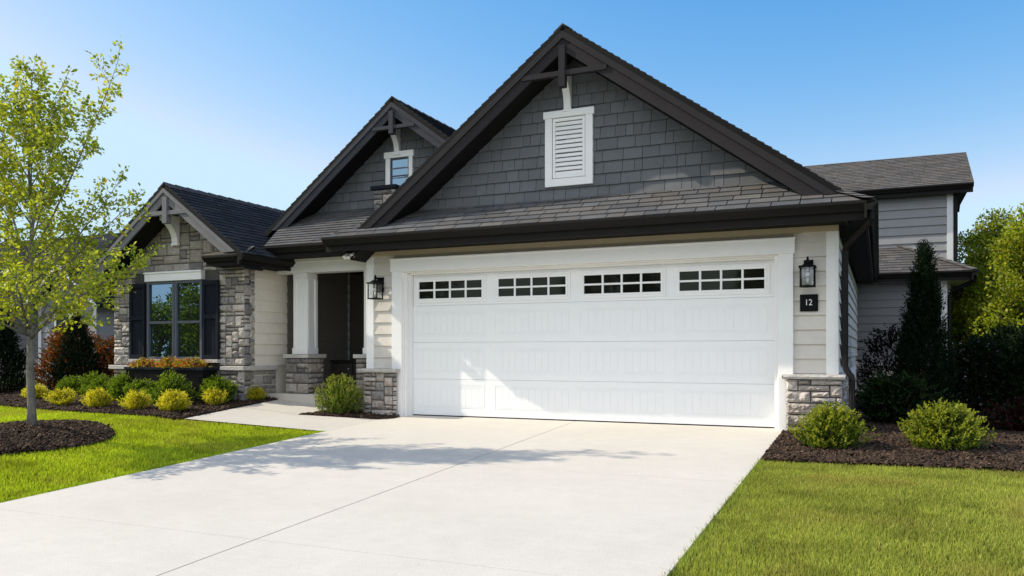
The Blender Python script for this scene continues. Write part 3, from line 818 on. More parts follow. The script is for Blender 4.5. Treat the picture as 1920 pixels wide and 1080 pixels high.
def gutter_run(p0, p1, out, ztop, name="gutter", parent=None, h=0.105, depth=0.115, fascia=0.175, soff=None):
    """K-style gutter from p0 to p1 (x,y), 'out' = outward unit vector, with the fascia board behind it"""
    mb = MB()
    o = Vector((out[0], out[1], 0)); a = Vector((p0[0], p0[1], 0)); b = Vector((p1[0], p1[1], 0))
    prof = [(0.002, ztop - h), (0.045, ztop - h), (0.062, ztop - h + 0.03), (0.088, ztop - h + 0.055), (depth, ztop - 0.025), (depth, ztop), (depth - 0.012, ztop), (depth - 0.012, ztop - 0.012), (0.01, ztop - 0.035), (0.002, ztop - 0.035)]
    P = [a + o * q[0] + Vector((0, 0, q[1])) for q in prof]; Q = [b + o * q[0] + Vector((0, 0, q[1])) for q in prof]
    n = len(prof)
    for i in range(n):
        j = (i + 1) % n; mb.face([P[i], P[j], Q[j], Q[i]])
    mb.face(P[::-1]); mb.face(Q)
    g = part(mb, name, M["gutter"], parent or skirt)
    mb = MB()
    mb.hexa([tuple(a + Vector((0, 0, ztop - fascia - 0.02))), tuple(b + Vector((0, 0, ztop - fascia - 0.02))), tuple(b - o * 0.03 + Vector((0, 0, ztop - fascia - 0.02))), tuple(a - o * 0.03 + Vector((0, 0, ztop - fascia - 0.02)))],
            [tuple(a + Vector((0, 0, ztop - 0.03))), tuple(b + Vector((0, 0, ztop - 0.03))), tuple(b - o * 0.03 + Vector((0, 0, ztop - 0.03))), tuple(a - o * 0.03 + Vector((0, 0, ztop - 0.03)))])
    part(mb, "fascia_board", M["gutter"], parent or skirt)
    return g

gutter_run((XL + 0.03, -0.715), (6.36, -0.715), (0, -1), EZ + 0.0)
gutter_run((6.365, -0.83), (6.365, 9.2), (1, 0), EZ + 0.0)
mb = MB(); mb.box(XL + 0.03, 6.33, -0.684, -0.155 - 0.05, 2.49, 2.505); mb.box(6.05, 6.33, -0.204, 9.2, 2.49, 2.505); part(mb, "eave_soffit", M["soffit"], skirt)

# downspout at the garage corner
mb = MB()
pth = [(6.40, -0.70, 2.56), (6.40, -0.70, 2.47), (6.385, -0.66, 2.42), (6.15, -0.29, 2.235), (6.115, -0.235, 2.17), (6.115, -0.235, 0.80), (6.13, -0.24, 0.745), (6.185, -0.255, 0.67), (6.195, -0.26, 0.62), (6.195, -0.26, -0.02)]
mb.tube(pth, 0.040, 4); mb.tube(pth, 0.036, 8)
part(mb, "downspout", M["gutter"], skirt)
# dark shutter pair by the garage side window
mb = MB(); mb.box(XW1 + 0.022, XW1 + 0.055, 0.75, 1.05, 0.78, 2.02); mb.box(XW1 + 0.055, XW1 + 0.065, 0.78, 1.02, 0.83, 1.35); mb.box(XW1 + 0.055, XW1 + 0.065, 0.78, 1.02, 1.43, 1.97)
part(mb, "side_shutter", M["shutter"], gw)

# --- porch -----------------------------------------------------------------------
PZ = 0.275
mb = MB()
mb.box(-2.74, -0.72, -0.10, 2.3, -0.05, PZ)
part(mb, "porch_slab", M["concrete"], bevel=0.012)
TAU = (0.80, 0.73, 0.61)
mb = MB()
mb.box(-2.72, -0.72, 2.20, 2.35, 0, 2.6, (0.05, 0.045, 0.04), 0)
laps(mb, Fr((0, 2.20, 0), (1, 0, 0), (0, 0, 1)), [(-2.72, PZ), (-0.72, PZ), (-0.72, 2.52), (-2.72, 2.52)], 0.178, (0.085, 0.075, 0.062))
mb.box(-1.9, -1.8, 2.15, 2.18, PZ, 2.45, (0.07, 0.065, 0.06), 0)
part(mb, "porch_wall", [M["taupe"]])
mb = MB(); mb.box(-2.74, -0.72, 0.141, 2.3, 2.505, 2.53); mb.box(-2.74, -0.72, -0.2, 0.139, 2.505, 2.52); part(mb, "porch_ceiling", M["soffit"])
# beam
mb = MB(); mb.box(-2.735, -0.735, 0.14, 0.40, 2.27, 2.50); mb.box(-2.735, -0.735, 0.125, 0.14, 2.44, 2.50); part(mb, "porch_beam", M["white"], bevel=0.005)
def column(x0, x1, y0, y1):
    mb = MB(); t = 0.02
    zb = 0.925
    xm0, xm1 = x0 + 0.02, x1 - 0.02
    mb.hexa([(x0, y0, zb), (x1, y0, zb), (x1, y1, zb), (x0, y1, zb)], [(xm0, y0 + 0.012, 2.268), (xm1, y0 + 0.012, 2.268), (xm1, y1, 2.268), (xm0, y1, 2.268)])
    # panel boards standing proud
    mb.box(x0 - 0.012, x1 + 0.012, y0 - 0.012, y1, zb + 0.001, zb + 0.10)
    mb.box(x0 + 0.005, x1 - 0.005, y0 - 0.006, y1, 2.17, 2.266)
    for (a, b) in ((x0 + 0.004, x0 + 0.062), (x1 - 0.062, x1 - 0.004)):
        mb.box(a + 0.008, b - 0.001, y0 - 0.010, y0 + 0.03, zb + 0.10, 2.17)
    for (a, b) in ((y0 + 0.01, y0 + 0.07), (y1 - 0.07, y1 - 0.01)):
        mb.box(x1 - 0.03, x1 + 0.008, a, b, zb + 0.10, 2.17)
    c = part(mb, "porch_column", M["white"], bevel=0.004)
    mb = MB()
    bx0, bx1, by0, by1 = x0 - 0.10, x1 + 0.08, y0 - 0.09, y1 + 0.08
    mb.box(bx0 + 0.03, bx1 - 0.03, by0 + 0.03, by1, PZ + 0.001, 0.86, mi=1)
    sz = [(4, 1), (3, 1), (5, 1), (3, 2), (2, 1), (4, 2)]
    ashlar(mb, Fr((0, by0 + 0.03, 0), (1, 0, 0), (0, 0, 1)), [(bx0, PZ + 0.002), (bx1, PZ + 0.002), (bx1, 0.86), (bx0, 0.86)], rough=0.018, cell=0.085, sizes=list(sz), bright=0.85)
    ashlar(mb, Fr((bx1 - 0.03, 0, 0), (0, 1, 0), (0, 0, 1)), [(by0 + 0.03, PZ + 0.002), (by1, PZ + 0.002), (by1, 0.86), (by0 + 0.03, 0.86)], rough=0.018, cell=0.085, sizes=list(sz), bright=0.85)
    part(mb, "column_base", [M["stone"], M["mortar"]], c)
    mb = MB(); mb.box(bx0 - 0.025, bx1 + 0.025, by0 - 0.025, by1 + 0.02, 0.861, 0.923); part(mb, "column_cap", M["cap"], c, bevel=0.006)
column(-2.42, -2.13, 0.17, 0.45)
column(-1.02, -0.745, 0.17, 0.45)
# porch roof: eave at y=-0.35 running left into the bay roof
pk = lambda y: 2.66 + 0.72 * (y + 0.35)
mb = MB()
roof_plane(mb, (-2.58, -0.35, 2.66), (-0.9, -0.35, 2.66), (-0.3, 0.60, pk(0.60)), (-2.78, 0.60, pk(0.60)), thick=0.05,
           extra=[(-2.58, -0.35, 2.66), (-0.98, -0.35, 2.66), (-0.3, 0.60, pk(0.60)), (-2.80, 0.60, pk(0.60))], exposure=0.085, tab=0.27, var=0.15, base=(0.108, 0.107, 0.109))
mb.face([(-2.58, -0.35, 2.655), (-2.80, 0.60, pk(0.6) - 0.005), (-2.80, 0.60, 2.5), (-2.58, -0.35, 2.5)], (0.02, 0.02, 0.02), 1)
proof = part(mb, "porch_roof", [M["shingle"], M["soffit"]])
gutter_run((-2.57, -0.265), (-1.10, -0.265), (0, -1), 2.655, parent=proof)
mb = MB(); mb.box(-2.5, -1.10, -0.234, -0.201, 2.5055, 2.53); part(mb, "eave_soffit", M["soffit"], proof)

# --- middle gable over the porch ---------------------------------------------------
fm2 = (M["fasciamid"], M["fasciamid"], M["fasciamid"])
mroof, ml, mr = gable("middle_gable_roof", -0.47, 4.94, 0.788, 0.73, 0.15, 0.58, -3.2, 2.2, 3.0, 3.2, 0.075, 0.125, fm2, 5.0, "both", king=(-0.515, -0.435, 4.37), collar=(-0.83, -0.06, 4.45, 4.505))
mb = MB()
za2 = 4.94 - 0.20
gp = [(-0.47 - (za2 - 3.2) / 0.788, 3.2), (-0.47 + (za2 - 3.2) / 0.73, 3.2), (-0.47, za2)]
mb.prism([(x, 0.581, z) for x, z in gp], (0, 0.1, 0), (0.05, 0.05, 0.05), 1)
shakes(mb, Fr((0, 0.58, 0), (1, 0, 0), (0, 0, 1)), [(x, max(z, 3.32) if z < 3.3 else z) for x, z in gp], 0.15, (0.124, 0.129, 0.137))
mw = part(mb, "gable_wall", [M["shake"], M["soffit"]])
bracket(-0.665, -0.575, 0.558, 4.17, 4.56, 0.22, mw)
mb = MB(); yv = 0.555
mb.box(-0.84, -0.755, yv - 0.03, yv + 0.02, 3.60, 4.10); mb.box(-0.405, -0.335, yv - 0.03, yv + 0.02, 3.60, 4.10); mb.box(-0.865, -0.31, yv - 0.04, yv + 0.02, 4.10, 4.20); mb.box(-0.865, -0.31, yv - 0.04, yv + 0.02, 3.55, 3.60)
aw = part(mb, "attic_window", M["white"], bevel=0.003)
mb = MB(); mb.box(-0.755, -0.735, yv - 0.015, yv + 0.01, 3.60, 4.10); mb.box(-0.425, -0.405, yv - 0.015, yv + 0.01, 3.60, 4.10); mb.box(-0.735, -0.425, yv - 0.015, yv + 0.01, 4.08, 4.10); mb.box(-0.735, -0.425, yv - 0.012, yv + 0.01, 3.80, 3.818); part(mb, "sash", M["winframe"], aw)
mb = MB(); mb.face([(-0.735, yv + 0.001, 3.60), (-0.425, yv + 0.001, 3.60), (-0.425, yv + 0.001, 4.08), (-0.735, yv + 0.001, 4.08)]); part(mb, "pane", M["glass"], aw)
# small stone stub with a dark cap on the porch roof
mb = MB(); mb.box(-0.95, -0.55, 0.38, 0.56, 3.1, 3.57, mi=1)
ashlar(mb, Fr((0, 0.38, 0), (1, 0, 0), (0, 0, 1)), [(-0.96, 3.1), (-0.55, 3.1), (-0.55, 3.57), (-0.96, 3.57)], rough=0.02, cell=0.08, bright=0.9)
st = part(mb, "stone_stub", [M["stone"], M["mortar"]])
mb = MB(); mb.box(-1.0, -0.52, 0.32, 0.57, 3.571, 3.63); part(mb, "stub_cap", M["shutter"], st, bevel=0.006)

# --- stone bay on the left ---------------------------------------------------------
BX0, BX1, BY = -5.66, -2.75, -0.63
fm3 = (M["fasciagrey"], M["fasciagrey"], M["fasciagrey"])
broof, bl, br = gable("bay_gable_roof", -3.99, 3.665, 0.755, 0.735, -1.06, BY, -6.0, -2.36, 2.0, 2.50, 0.07, 0.140, fm3, 4.2, "both", king=(-4.0, -3.905, 3.02), collar=(-4.40, -3.50, 3.155, 3.225))
mb = MB()
zmx = lambda x: min(3.665 - 0.755 * (-3.99 - x) if x < -3.99 else 9, 3.665 - 0.735 * (x + 3.99) if x >= -3.99 else 9) - 0.24
mb.prism([(BX0 + 0.03, BY + 0.03, 0.0), (BX1 - 0.03, BY + 0.03, 0.0), (BX1 - 0.03, BY + 0.03, zmx(BX1)), (-3.99, BY + 0.03, zmx(-3.99)), (BX0 + 0.03, BY + 0.03, zmx(BX0 + 0.03))], (0, 0.15, 0), (1, 1, 1), 1)
frb = Fr((0, BY + 0.03, 0), (1, 0, 0), (0, 0, 1))
hole = (-4.86, -3.58, 0.80, 2.31)
mid_lo, mid_hi = -5.2, -3.22
szb = [(4, 2), (5, 2), (6, 2), (3, 2), (4, 3), (5, 3), (3, 1), (4, 1), (6, 3), (2, 2), (3, 3)]
ashlar(mb, frb, [(BX0, 0.74), (-5.16, 0.74), (-5.16, 2.28), (BX0, 2.28)], cell=0.062, rough=0.024, sizes=[(3, 2), (2, 2), (4, 2), (3, 3), (2, 1), (3, 1), (4, 3)], bright=1.35)
ashlar(mb, frb, [(-3.27, 0.74), (BX1, 0.74), (BX1, 2.28), (-3.27, 2.28)], cell=0.062, rough=0.022, sizes=[(3, 2), (2, 2), (4, 2), (3, 3), (2, 1), (3, 1), (2, 3)], bright=1.35)
ashlar(mb, frb, [(BX0, 2.285), (BX1, 2.285), (BX1, 3.45), (BX0, 3.45)], holes=[(-4.86, -3.58, 2.2, 2.31)], cell=0.072, rough=0.008, base=0.026, sizes=list(szb), zmax=zmx, bright=1.0)
ashlar(mb, frb, [(BX0, 0.1), (BX1, 0.1), (BX1, 0.66), (BX0, 0.66)], cell=0.072, rough=0.024, bright=1.1)
# stone return and siding on the side facing the porch
frs2 = Fr((BX1 - 0.03, 0, 0), (0, 1, 0), (0, 0, 1))
ashlar(mb, frs2, [(BY + 0.03, 0.74), (-0.36, 0.74), (-0.36, 2.30), (BY + 0.03, 2.30)], cell=0.062, rough=0.014, sizes=[(3, 2), (2, 2), (3, 3), (2, 1), (3, 1)], bright=1.2)
ashlar(mb, frs2, [(BY + 0.03, 0.1), (0.16, 0.1), (0.16, 0.66), (BY + 0.03, 0.66)], cell=0.076, rough=0.012, base=0.024, sizes=[(5, 2), (4, 2), (3, 2), (4, 1), (3, 1)], bright=0.9)
bw = part(mb, "bay_stone_wall", [M["stone"], M["mortar"]])
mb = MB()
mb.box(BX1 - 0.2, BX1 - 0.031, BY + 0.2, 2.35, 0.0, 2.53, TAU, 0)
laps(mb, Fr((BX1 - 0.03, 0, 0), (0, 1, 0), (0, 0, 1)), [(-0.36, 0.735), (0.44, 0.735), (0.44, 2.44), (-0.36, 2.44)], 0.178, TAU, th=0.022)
laps(mb, Fr((BX1 - 0.03, 0, 0), (0, 1, 0), (0, 0, 1)), [(0.441, 0.28), (2.2, 0.28), (2.2, 2.50), (0.441, 2.50)], 0.178, (0.24, 0.215, 0.18), th=0.022)  # stretch inside the porch: its shade is put into the siding colour
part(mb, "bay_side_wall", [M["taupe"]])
# stone ledge
mb = MB()
mb.box(BX0 - 0.06, -4.9, BY - 0.05, BY + 0.05, 0.665, 0.735); part(mb, "stone_ledge", M["cap"], bw, bevel=0.008)
mb = MB(); mb.box(-3.2, BX1 + 0.035, BY - 0.05, BY + 0.05, 0.665, 0.735); mb.box(BX1 - 0.03, BX1 + 0.035, BY + 0.051, 0.16, 0.665, 0.735)
part(mb, "stone_ledge", M["cap"], bw, bevel=0.008)
# window
mb = MB(); yw = BY - 0.012
mb.box(-4.85, -3.585, yw - 0.05, BY + 0.05, 2.145, 2.295); mb.box(-4.86, -3.575, yw - 0.065, yw - 0.05, 2.27, 2.30)
bwin = part(mb, "bay_window", M["white"], bevel=0.004)
mb = MB()
xa, xm, xb = -4.83, -4.205, -3.60; zt, zb_, zm = 2.143, 0.845, 1.455
f = 0.045
for (a, b) in ((xa, xm - 0.006), (xm + 0.006, xb)):
    mb.box(a, a + f, yw - 0.02, BY + 0.04, zb_, zt); mb.box(b - f, b, yw - 0.02, BY + 0.04, zb_, zt)
    mb.box(a + f, b - f, yw - 0.02, BY + 0.04, zt - f, zt); mb.box(a + f, b - f, yw - 0.02, BY + 0.04, zb_, zb_ + 0.035)
    mb.box(a + f, b - f, yw - 0.012, BY + 0.04, zm - 0.022, zm + 0.022)
mb.box(xm - 0.006, xm + 0.006, yw - 0.01, BY + 0.04, zb_, zt)
part(mb, "sash_frame", M["winframe"], bwin, bevel=0.003)
for (a, b) in ((xa + f, xm - 0.006 - f), (xm + 0.006 + f, xb - f)):
    for (c, d, yy) in ((zb_ + 0.035, zm - 0.022, 0.012), (zm + 0.022, zt - f, 0.004)):
        mb = MB(); mb.face([(a, BY + yy, c), (b, BY + yy, c), (b, BY + yy, d), (a, BY + yy, d)]); part(mb, "pane", M["glass"], bwin)
mb = MB(); mb.box(-5.22, -3.23, yw - 0.06, BY + 0.04, 0.785, 0.84); part(mb, "window_sill", M["cap"], bwin, bevel=0.004)
def shutter(x0, x1, z0, z1):
    mb = MB(); y0, y1 = BY - 0.055, BY - 0.012
    mb.box(x0, x1, y1 - 0.012, y1, z0, z1)
    w = 0.05
    mb.box(x0, x0 + w, y0, y1 - 0.012, z0, z1); mb.box(x1 - w, x1, y0, y1 - 0.012, z0, z1)
    for (a, b) in ((z0, z0 + 0.07), (z1 - 0.07, z1), ((z0 + z1) / 2 + 0.02, (z0 + z1) / 2 + 0.09)): mb.box(x0 + w, x1 - w, y0, y1 - 0.012, a, b)
    for i in range(1, 4):
        x = x0 + w + (x1 - x0 - 2 * w) * i / 4; mb.box(x - 0.002, x + 0.002, y1 - 0.016, y1 - 0.012, z0 + 0.07, z1 - 0.07)
    part(mb, "shutter", M["shutter"], bwin, bevel=0.004)
shutter(-5.215, -4.865, 0.842, 2.12); shutter(-3.575, -3.235, 0.842, 2.12)
bracket(-4.235, -4.11, BY - 0.005, 2.76, 3.20, 0.30, bw)
# eave return on the right corner, side gutter of the bay
mb = MB()
rz = 2.46
mb.prism([(-3.20, BY - 0.05, rz), (-2.40, BY - 0.05, rz), (-2.40, BY - 0.05, rz + 0.001), (-2.52, BY - 0.05, rz + 0.13), (-3.02, BY - 0.05, rz + 0.13)], (0, 0.04, 0), (0.10, 0.1, 0.1), 0)
roof_plane(mb, (-3.21, -1.06, rz), (-2.36, -1.06, rz), (-2.5, BY - 0.02, rz + 0.17), (-3.03, BY - 0.02, rz + 0.17), thick=0.02, exposure=0.09, base=(0.21, 0.19, 0.172))
rt = part(mb, "eave_return", [M["shingle"], M["soffit"]])
gutter_run((-3.20, -0.975), (-2.43, -0.975), (0, -1), rz - 0.005, parent=rt, h=0.085, depth=0.10, fascia=0.13)
gutter_run((-2.44, -1.075), (-2.44, 0.33), (1, 0), rz - 0.005, parent=broof, h=0.085, depth=0.10, fascia=0.13)
mb = MB(); mb.box(-3.19, -2.47, -0.944, BY + 0.03, 2.315, 2.33); mb.box(-2.78, -2.47, BY + 0.031, 0.33, 2.315, 2.33); part(mb, "eave_soffit", M["soffit"], rt)
# left side wall and gutter of the bay (mostly behind the young tree)
mb = MB(); mb.box(BX0 + 0.03, BX0 + 0.15, BY + 0.18, 3.8, 0, 2.3, SID, 0); laps(mb, Fr((BX0 + 0.03, 0, 0), (0, -1, 0), (0, 0, 1)), [(-3.8, 0.2), (0.45, 0.2), (0.45, 2.25), (-3.8, 2.25)], 0.178, SID); part(mb, "bay_side_wall", [M["siding"]])
gutter_run((-5.93, 4.0), (-5.93, -1.05), (-1, 0), 2.20, parent=broof, h=0.085, depth=0.10, fascia=0.13)

# --- rear wing on the right ----------------------------------------------------------
mb = MB()
WY = 9.6
mb.box(5.0, 7.84, WY + 0.001, WY + 3, 0, 2.7, SID, 1)
laps(mb, Fr((0, WY, 0), (1, 0, 0), (0, 0, 1)), [(5.9, 0.72), (7.72, 0.72), (7.72, 2.62), (5.9, 2.62)], 0.178, (0.16, 0.16, 0.165))  # siding darkened: deep shade at the rear put into its colour
mb.box(7.72, 7.845, WY - 0.03, WY, 0.72, 2.62, (0.7, 0.7, 0.7), 1)
rw = part(mb, "rear_wall", [M["siding"], M["siding"]])
mb = MB(); mb.box(5.9, 7.86, WY - 0.0, WY + 0.02, -0.05, 0.64, mi=1)
ashlar(mb, Fr((0, WY, 0), (1, 0, 0), (0, 0, 1)), [(6.0, -0.02), (7.86, -0.02), (7.86, 0.64), (6.0, 0.64)], cell=0.09, rough=0.02); mb.box(6.0, 7.9, WY - 0.08, WY + 0.01, 0.642, 0.70, (0.5, 0.47, 0.43), 0)
part(mb, "stone_skirting", [M["stone"], M["mortar"]], rw)
# lower roof with a hip on the right
GY, GX_, GZ = 9.15, 8.40, 2.70
s_ = 0.52; k_ = 1.7
HX = 6.55
mb = MB()
roof_plane(mb, (5.0, GY, GZ), (GX_, GY, GZ), (HX, GY + 1.85, GZ + s_ * 1.85), (5.0, GY + 1.85, GZ + s_ * 1.85), thick=0.06, exposure=0.15, tab=0.33, base=(0.105, 0.10, 0.098),
           extra=[(5.0, GY, GZ), (GX_, GY, GZ), (HX, GY + 1.85, GZ + 1.85 * s_), (5.0, GY + 1.85, GZ + 1.85 * s_)])
mb.face([(GX_, GY, GZ), (GX_, GY + 3.7, GZ), (HX, GY + 1.85, GZ + 1.85 * s_)], (0.12, 0.115, 0.11), 0)
a, b = Vector((GX_, GY, GZ)), Vector((HX, GY + 1.85, GZ + 1.85 * s_))
for i in range(12):
    p = a.lerp(b, i / 12); q = a.lerp(b, (i + 1) / 12 + 0.02); c = jit((0.125, 0.118, 0.112), 0.2)
    mb.face([p + Vector((0, 0, 0.04)), q + Vector((0, 0, 0.026)), q + Vector((-0.13, -0.03, 0.02)), p + Vector((-0.13, -0.03, 0.03))][::-1], c)
    mb.face([p + Vector((0, 0, 0.04)), q + Vector((0, 0, 0.026)), q + Vector((0.04, 0.13, 0.0)), p + Vector((0.04, 0.13, 0.01))], c)
rl = part(mb, "rear_lower_roof", [M["shingle"], M["soffit"]])
gutter_run((5.2, GY + 0.10), (GX_ - 0.09, GY + 0.10), (0, -1), GZ + 0.0, parent=rl, h=0.10)
gutter_run((GX_ - 0.085, GY), (GX_ - 0.085, GY + 3.4), (1, 0), GZ + 0.0, parent=rl, h=0.10)
mb = MB(); mb.box(5.2, GX_ - 0.12, GY + 0.132, WY, 2.52, 2.535, (0.5, 0.5, 0.48)); mb.box(7.85, GX_ - 0.12, WY, GY + 3.4, 2.52, 2.535, (0.5, 0.5, 0.48)); part(mb, "eave_soffit", M["white"], rl)
mb = MB(); pth = [(GX_ - 0.03, GY + 0.18, 2.60), (GX_ - 0.05, GY + 0.22, 2.50), (7.95, WY + 0.0, 2.30), (7.90, WY + 0.04, 2.22), (7.90, WY + 0.04, 0.0)]
mb.tube(pth, 0.045, 6); part(mb, "downspout", M["gutter"], rl)
# upper storey behind it
UY = 10.55
mb = MB()
mb.box(4.5, 7.98, UY + 0.001, UY + 5, 2.4, 4.75, SID, 1)
laps(mb, Fr((0, UY, 0), (1, 0, 0), (0, 0, 1)), [(5.4, 2.7), (7.90, 2.7), (7.90, 4.72), (5.4, 4.72)], 0.2, (0.27, 0.27, 0.275), th=0.034)  # rear shade put into the siding colour here too
mb.box(7.90, 8.03, UY - 0.035, UY + 0.08, 2.7, 4.72, (0.7, 0.7, 0.7), 1)
part(mb, "upper_wall", [M["siding"], M["siding"]])
mb = MB()
UE, UX, UZ = 10.2, 8.42, 4.76
roof_plane(mb, (2.0, UE, UZ), (UX, UE, UZ), (UX, 12.1, 5.86), (2.0, 12.1, 5.86), thick=0.10, exposure=0.11, tab=0.33, var=0.16, base=(0.12, 0.112, 0.106))
roof_plane(mb, (UX, 14.0, UZ), (2.0, 14.0, UZ), (2.0, 12.1, 5.86), (UX, 12.1, 5.86), thick=0.10, shingle=False)
ur = part(mb, "upper_roof", [M["shingle"], M["soffit"]])
gutter_run((4.5, UE + 0.09), (UX - 0.01, UE + 0.09), (0, -1), UZ, parent=ur, h=0.10)
mb = MB(); mb.box(4.5, UX - 0.1, UE + 0.121, UY, 4.62, 4.635); mb.box(8.04, UX - 0.1, UY, 14, 4.62, 4.635); part(mb, "eave_soffit", M["soffit"], ur)
mb = MB(); mb.box(8.035, 8.12, UY - 0.05, UY + 0.03, 3.0, 4.62); part(mb, "downspout", M["gutter"], ur)

# ------------------------------------------------------------------ lanterns, plaque, floodlight, planter, cabinet
def lantern(x, z, label, copy=None):
    """wall lantern; origin on the wall at mid height"""
    if copy:
        t = copy_tree(copy); t.location = (x, YW - 0.018, z); t["label"] = label; return t
    t = thing("wall_lantern", label, "lantern", (x, YW - 0.018, z), "black lanterns on the garage wall")
    cy, w = -0.15, 0.078
    mb = MB(); mb.box(-0.055, 0.055, -0.018, 0.012, -0.06, 0.17); mb.box(-0.014, 0.014, -0.15, -0.018, 0.135, 0.160); mb.box(-0.013, 0.013, cy - 0.013, cy + 0.013, 0.115, 0.178); mb.ball((0, cy, 0.185), 0.014); mb.build("wall_bracket", M["black"], t, bevel=0.002)
    mb = MB()
    mb.hexa([(-w - 0.022, cy - w - 0.022, 0.062), (w + 0.022, cy - w - 0.022, 0.062), (w + 0.022, cy + w + 0.022, 0.062), (-w - 0.022, cy + w + 0.022, 0.062)],
            [(-w - 0.016, cy - w - 0.016, 0.084), (w + 0.016, cy - w - 0.016, 0.084), (w + 0.016, cy + w + 0.016, 0.084), (-w - 0.016, cy + w + 0.016, 0.084)])
    mb.hexa([(-w + 0.01, cy - w + 0.01, 0.084), (w - 0.01, cy - w + 0.01, 0.084), (w - 0.01, cy + w - 0.01, 0.084), (-w + 0.01, cy + w - 0.01, 0.084)],
            [(-0.03, cy - 0.03, 0.116), (0.03, cy - 0.03, 0.116), (0.03, cy + 0.03, 0.116), (-0.03, cy + 0.03, 0.116)])
    mb.build("lantern_roof", M["black"], t, bevel=0.002)
    mb = MB()
    for sx in (-1, 1):
        for sy in (-1, 1):
            mb.box(sx * w - 0.007, sx * w + 0.007, cy + sy * w - 0.007, cy + sy * w + 0.007, -0.155, 0.0615)
    mb.box(-w - 0.009, w + 0.009, cy - w - 0.009, cy + w + 0.009, -0.172, -0.155)
    mb.box(-0.03, 0.03, cy - 0.03, cy + 0.03, -0.1545, -0.145)
    mb.build("lantern_frame", M["black"], t)
    mb = MB()
    for (a, b) in (((-w, cy - w), (w, cy - w)), ((w, cy - w), (w, cy + w)), ((w, cy + w), (-w, cy + w)), ((-w, cy + w), (-w, cy - w))):
        mb.face([(a[0], a[1], -0.154), (b[0], b[1], -0.154), (b[0], b[1], 0.061), (a[0], a[1], 0.061)])
    mb.build("lantern_glass", M["clear"], t)
    mb = MB(); mb.tube([(0, cy, -0.144), (0, cy, -0.06)], 0.018, 10); mb.ball((0, cy, -0.02), 0.03, 10, 8); mb.tube([(0, cy, 0.061), (0, cy, 0.02)], 0.012, 8)
    mb.build("bulb", M["bulb"], t, smooth=True)
    return t
lan = lantern(-0.475, 1.93, "black glass wall lantern left of the garage door beside the porch")
lantern(5.70, 1.915, "black glass wall lantern right of the garage door above the house number plaque", lan)

mb = MB(); mb.box(-0.19, 5.47, 0.055, 0.09, 0.0, 2.29); part(mb, "light_block_panel", M["soffit"])  # unseen dark panel added behind the door to stop light leaking through
pl = thing("number_plaque", "square black house number plaque reading 12 below the right lantern", "sign", (5.705, YW - 0.019, 1.56))
mb = MB(); mb.box(-0.104, 0.104, -0.022, 0.016, -0.104, 0.104); mb.build("plate", M["black"], pl, bevel=0.003)
cu = bpy.data.curves.new("numerals", "FONT"); cu.body = "12"; cu.size = 0.105; cu.align_x = "CENTER"; cu.align_y = "CENTER"; cu.extrude = 0.004
tmp = bpy.data.objects.new("numerals", cu); COL.objects.link(tmp)
bpy.context.view_layer.update()
me = bpy.data.meshes.new_from_object(tmp.evaluated_get(bpy.context.evaluated_depsgraph_get()))
COL.objects.unlink(tmp); bpy.data.objects.remove(tmp)
num = bpy.data.objects.new("numerals", me); COL.objects.link(num); num.parent = pl; num.rotation_euler = (math.pi / 2, 0, 0); num.location = (-0.004, -0.027, 0.002)
num.scale = (0.88, 1, 1)
me.materials.clear(); me.materials.append(M["number"])

fl = thing("floodlight", "small twin floodlight under the dark eave at the porch corner", "light", (-0.80, -0.52, 2.476))
mb = MB(); mb.box(-0.05, 0.08, -0.04, 0.04, -0.03, 0.012); mb.build("mount", M["black"], fl)
for dx, dz in ((-0.055, -0.075), (0.02, -0.085), (0.085, -0.06)):
    mb = MB(); mb.tube([(dx * 0.6, 0, -0.028), (dx, -0.01, dz + 0.02)], 0.012, 6); mb.tube([(dx, -0.005, dz + 0.03), (dx, -0.05, dz - 0.02)], [0.022, 0.036], 10); mb.build("lamp_head", M["bulb"], fl)

pb = thing("planter_box", "long black planter box under the bay window", "planter", (-4.02, -0.90, 0.12))
mb = MB()
x0, x1, y0, y1, z1 = -0.84, 0.84, -0.16, 0.16, 0.55
mb.hexa([(x0 + 0.05, y0 + 0.03, -0.03), (x1 - 0.05, y0 + 0.03, -0.03), (x1 - 0.05, y1, -0.03), (x0 + 0.05, y1, -0.03)], [(x0, y0, z1), (x1, y0, z1), (x1, y1, z1), (x0, y1, z1)])
mb.build("trough", M["black"], pb, bevel=0.005)
mb = MB(); mb.box(x0 - 0.02, x1 + 0.02, y0 - 0.02, y0 + 0.02, z1 + 0.001, z1 + 0.045); mb.box(x0 - 0.02, x1 + 0.02, y1 - 0.02, y1 + 0.02, z1 + 0.001, z1 + 0.045); mb.box(x0 - 0.02, x0 + 0.02, y0 + 0.02, y1 - 0.02, z1 + 0.001, z1 + 0.045); mb.box(x1 - 0.02, x1 + 0.02, y0 + 0.02, y1 - 0.02, z1 + 0.001, z1 + 0.045); mb.build("rim", M["shutter"], pb, bevel=0.004)
mb = MB(); mb.box(x0 + 0.02, x1 - 0.02, y0 + 0.02, y1 - 0.02, z1 + 0.001, z1 + 0.025); mb.build("soil", M["soil"], pb)

